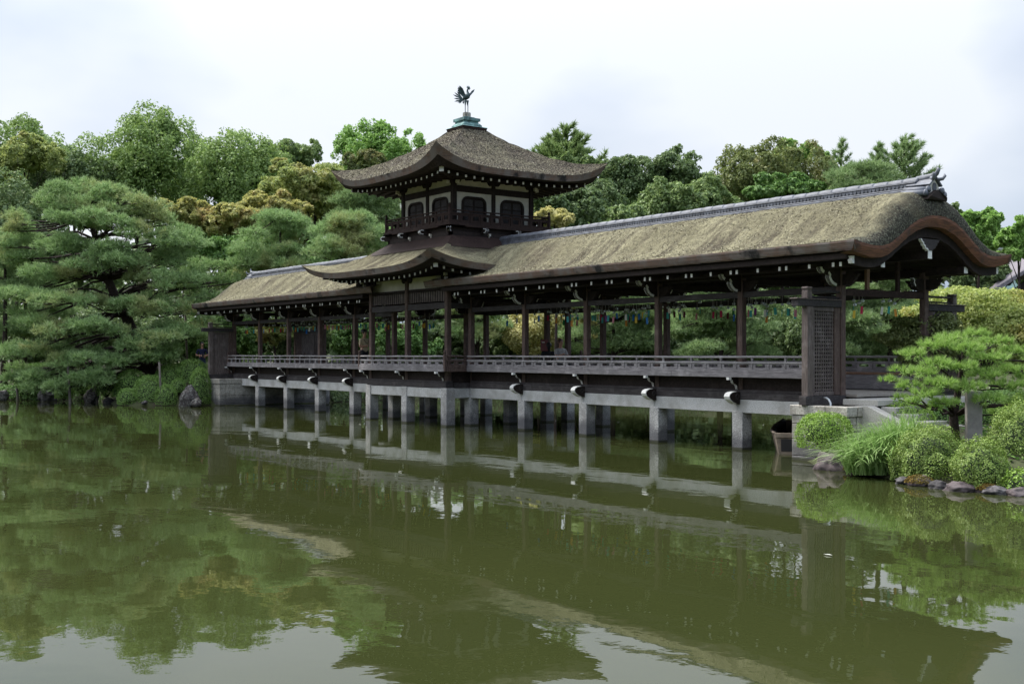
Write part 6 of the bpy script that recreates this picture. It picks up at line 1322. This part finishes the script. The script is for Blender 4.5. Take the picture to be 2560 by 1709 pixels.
# shore rocks
rr_ = 'rocks along the near right shore'
for (px, py, wpx, hpx, Z, m_, ms, dz), lbl in zip([(2078, 1140, 105, 80, 22.9, 'rock_red', False, 0), (2140, 1165, 60, 40, 22.2, 'rock_red', True, 0), (2262, 1205, 60, 26, 20.4, 'rock_grey', False, 0), (2300, 1205, 70, 36, 20.1, 'rock_red', True, 0), (2345, 1215, 60, 30, 19.7, 'rock_grey', False, 0), (2400, 1220, 85, 40, 19.3, 'rock_red', False, 0), (2470, 1222, 60, 28, 19.1, 'rock_red', True, 0), (2490, 1228, 70, 30, 18.9, 'rock_grey', False, 0), (2540, 1232, 60, 30, 18.7, 'rock_red', False, 0), (2180, 1000, 60, 26, 26, 'rock_grey', False, .5), (2150, 1075, 60, 40, 24.2, 'rock_grey', False, .35)],
    ['large dark red rock under the round bush at the water edge', 'moss covered rock between the red rock and the grass', 'small dark rock left of the mossy shore rock', 'orange moss covered rock at the water edge', 'grey rock right of the orange moss rock', 'reddish grey rock below the small azalea', 'mossy rock under the small azalea', 'pale reddish rock near the right edge of the shore', 'dark rock at the far right of the shore', 'rock at the foot of the stone side wall', 'brown flat rock behind the round bush']):
    p = at(px, py, Z); s_ = Z / F_PX; rock('shore_rock', lbl, (p.x, p.y, dz + .04), (wpx * s_ / 2 * 1.05, wpx * s_ / 2 * .75, hpx * s_ * (.62 if not ms else .6)), m_, int(px) + 3, .3, .1, rr_, ms)

# ---------------- buildings far right and the wooded hill
hs = empty('tiled_roof_house', at(2590, 800, 62)); hs.location.z = 1.4; tag(hs, 'house with grey gabled roof half hidden by maples at the right edge', 'house'); hs.rotation_euler = (0, 0, math.atan2(RGT.y, RGT.x))
MB().box((-3.0, -2, 0), (3.0, 4, 3.6)).build('wall', 'wood_dark', hs)
for s_ in (-1, 1):
    MB().add([(0, -2.6, 6.2), (0, 5, 6.2), (s_ * 4.0, 5, 3.7), (s_ * 4.0, -2.6, 3.7), (0, -2.6, 6.4), (0, 5, 6.4), (s_ * 4.1, 5, 3.85), (s_ * 4.1, -2.6, 3.85)], [(0, 1, 2, 3), (4, 5, 6, 7), (0, 3, 7, 4), (3, 2, 6, 7), (1, 0, 4, 5)]).build('roof_slope', 'shingle_grey', hs)
MB().prism([(-3.0, 3.6), (3.0, 3.6), (0, 5.9)], 'y', -2.0, -1.9).build('gable_wall', 'wood_dark', hs); MB().box((-.25, -2.7, 6.1), (.25, 5.1, 6.75)).build('ridge', 'ridge_tile_dark', hs)
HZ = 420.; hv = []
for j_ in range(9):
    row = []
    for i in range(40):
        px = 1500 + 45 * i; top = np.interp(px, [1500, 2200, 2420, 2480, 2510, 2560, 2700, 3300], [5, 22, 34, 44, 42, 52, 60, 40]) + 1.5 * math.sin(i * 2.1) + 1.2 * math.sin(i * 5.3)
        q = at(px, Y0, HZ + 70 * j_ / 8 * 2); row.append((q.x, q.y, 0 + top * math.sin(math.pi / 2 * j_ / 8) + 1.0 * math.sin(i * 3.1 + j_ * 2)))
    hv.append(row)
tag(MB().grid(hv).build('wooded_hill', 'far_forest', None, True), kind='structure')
for i, (px, py, w_) in enumerate([(2500, 588, 6), (2515, 592, 4), (2498, 604, 4), (2485, 620, 4), (2510, 628, 5), (2520, 612, 3)]):
    q = at(px, py, HZ - 4 + i); h = empty('hillside_house', q); h.rotation_euler = (0, 0, math.atan2(RGT.y, RGT.x)); tag(h, 'tiny white house on the far wooded hill, %s' % ['highest', 'second highest', 'left of the upper pair', 'lowest left', 'lowest right', 'right of centre'][i], 'house', 'white houses on the far hill')
    MB().box((-w_ / 2, -2, -3), (w_ / 2, 2, 1.2)).build('wall', 'house_white', h); MB().prism([(-w_ / 2 - .4, 1.2), (w_ / 2 + .4, 1.2), (0, 2.6)], 'y', -2.3, 2.3).build('roof', 'shingle_grey', h)
n = 7000; X = rng.uniform(18.4, 30, n); Y = rng.uniform(-8, 4, n); dd = shore_dist(X, Y); kp = (dd > .15) & ~((X < 20.2) & (np.abs(Y) < 2.4)); X, Y = X[kp], Y[kp]; n = len(X)
P3 = np.stack([X, Y, ground_z(X, Y) + .05 * rng.random(n)], 1)
tag(inst('grass_cover', arrmesh('grass_cover', leaves(P3, np.array([[0, 0, 1.]]) + np.zeros((n, 3)), .13, .5, .8), 4, 'leaf_hedge')), 'short mossy ground cover on the near right bank', 'ground cover', kind='stuff')
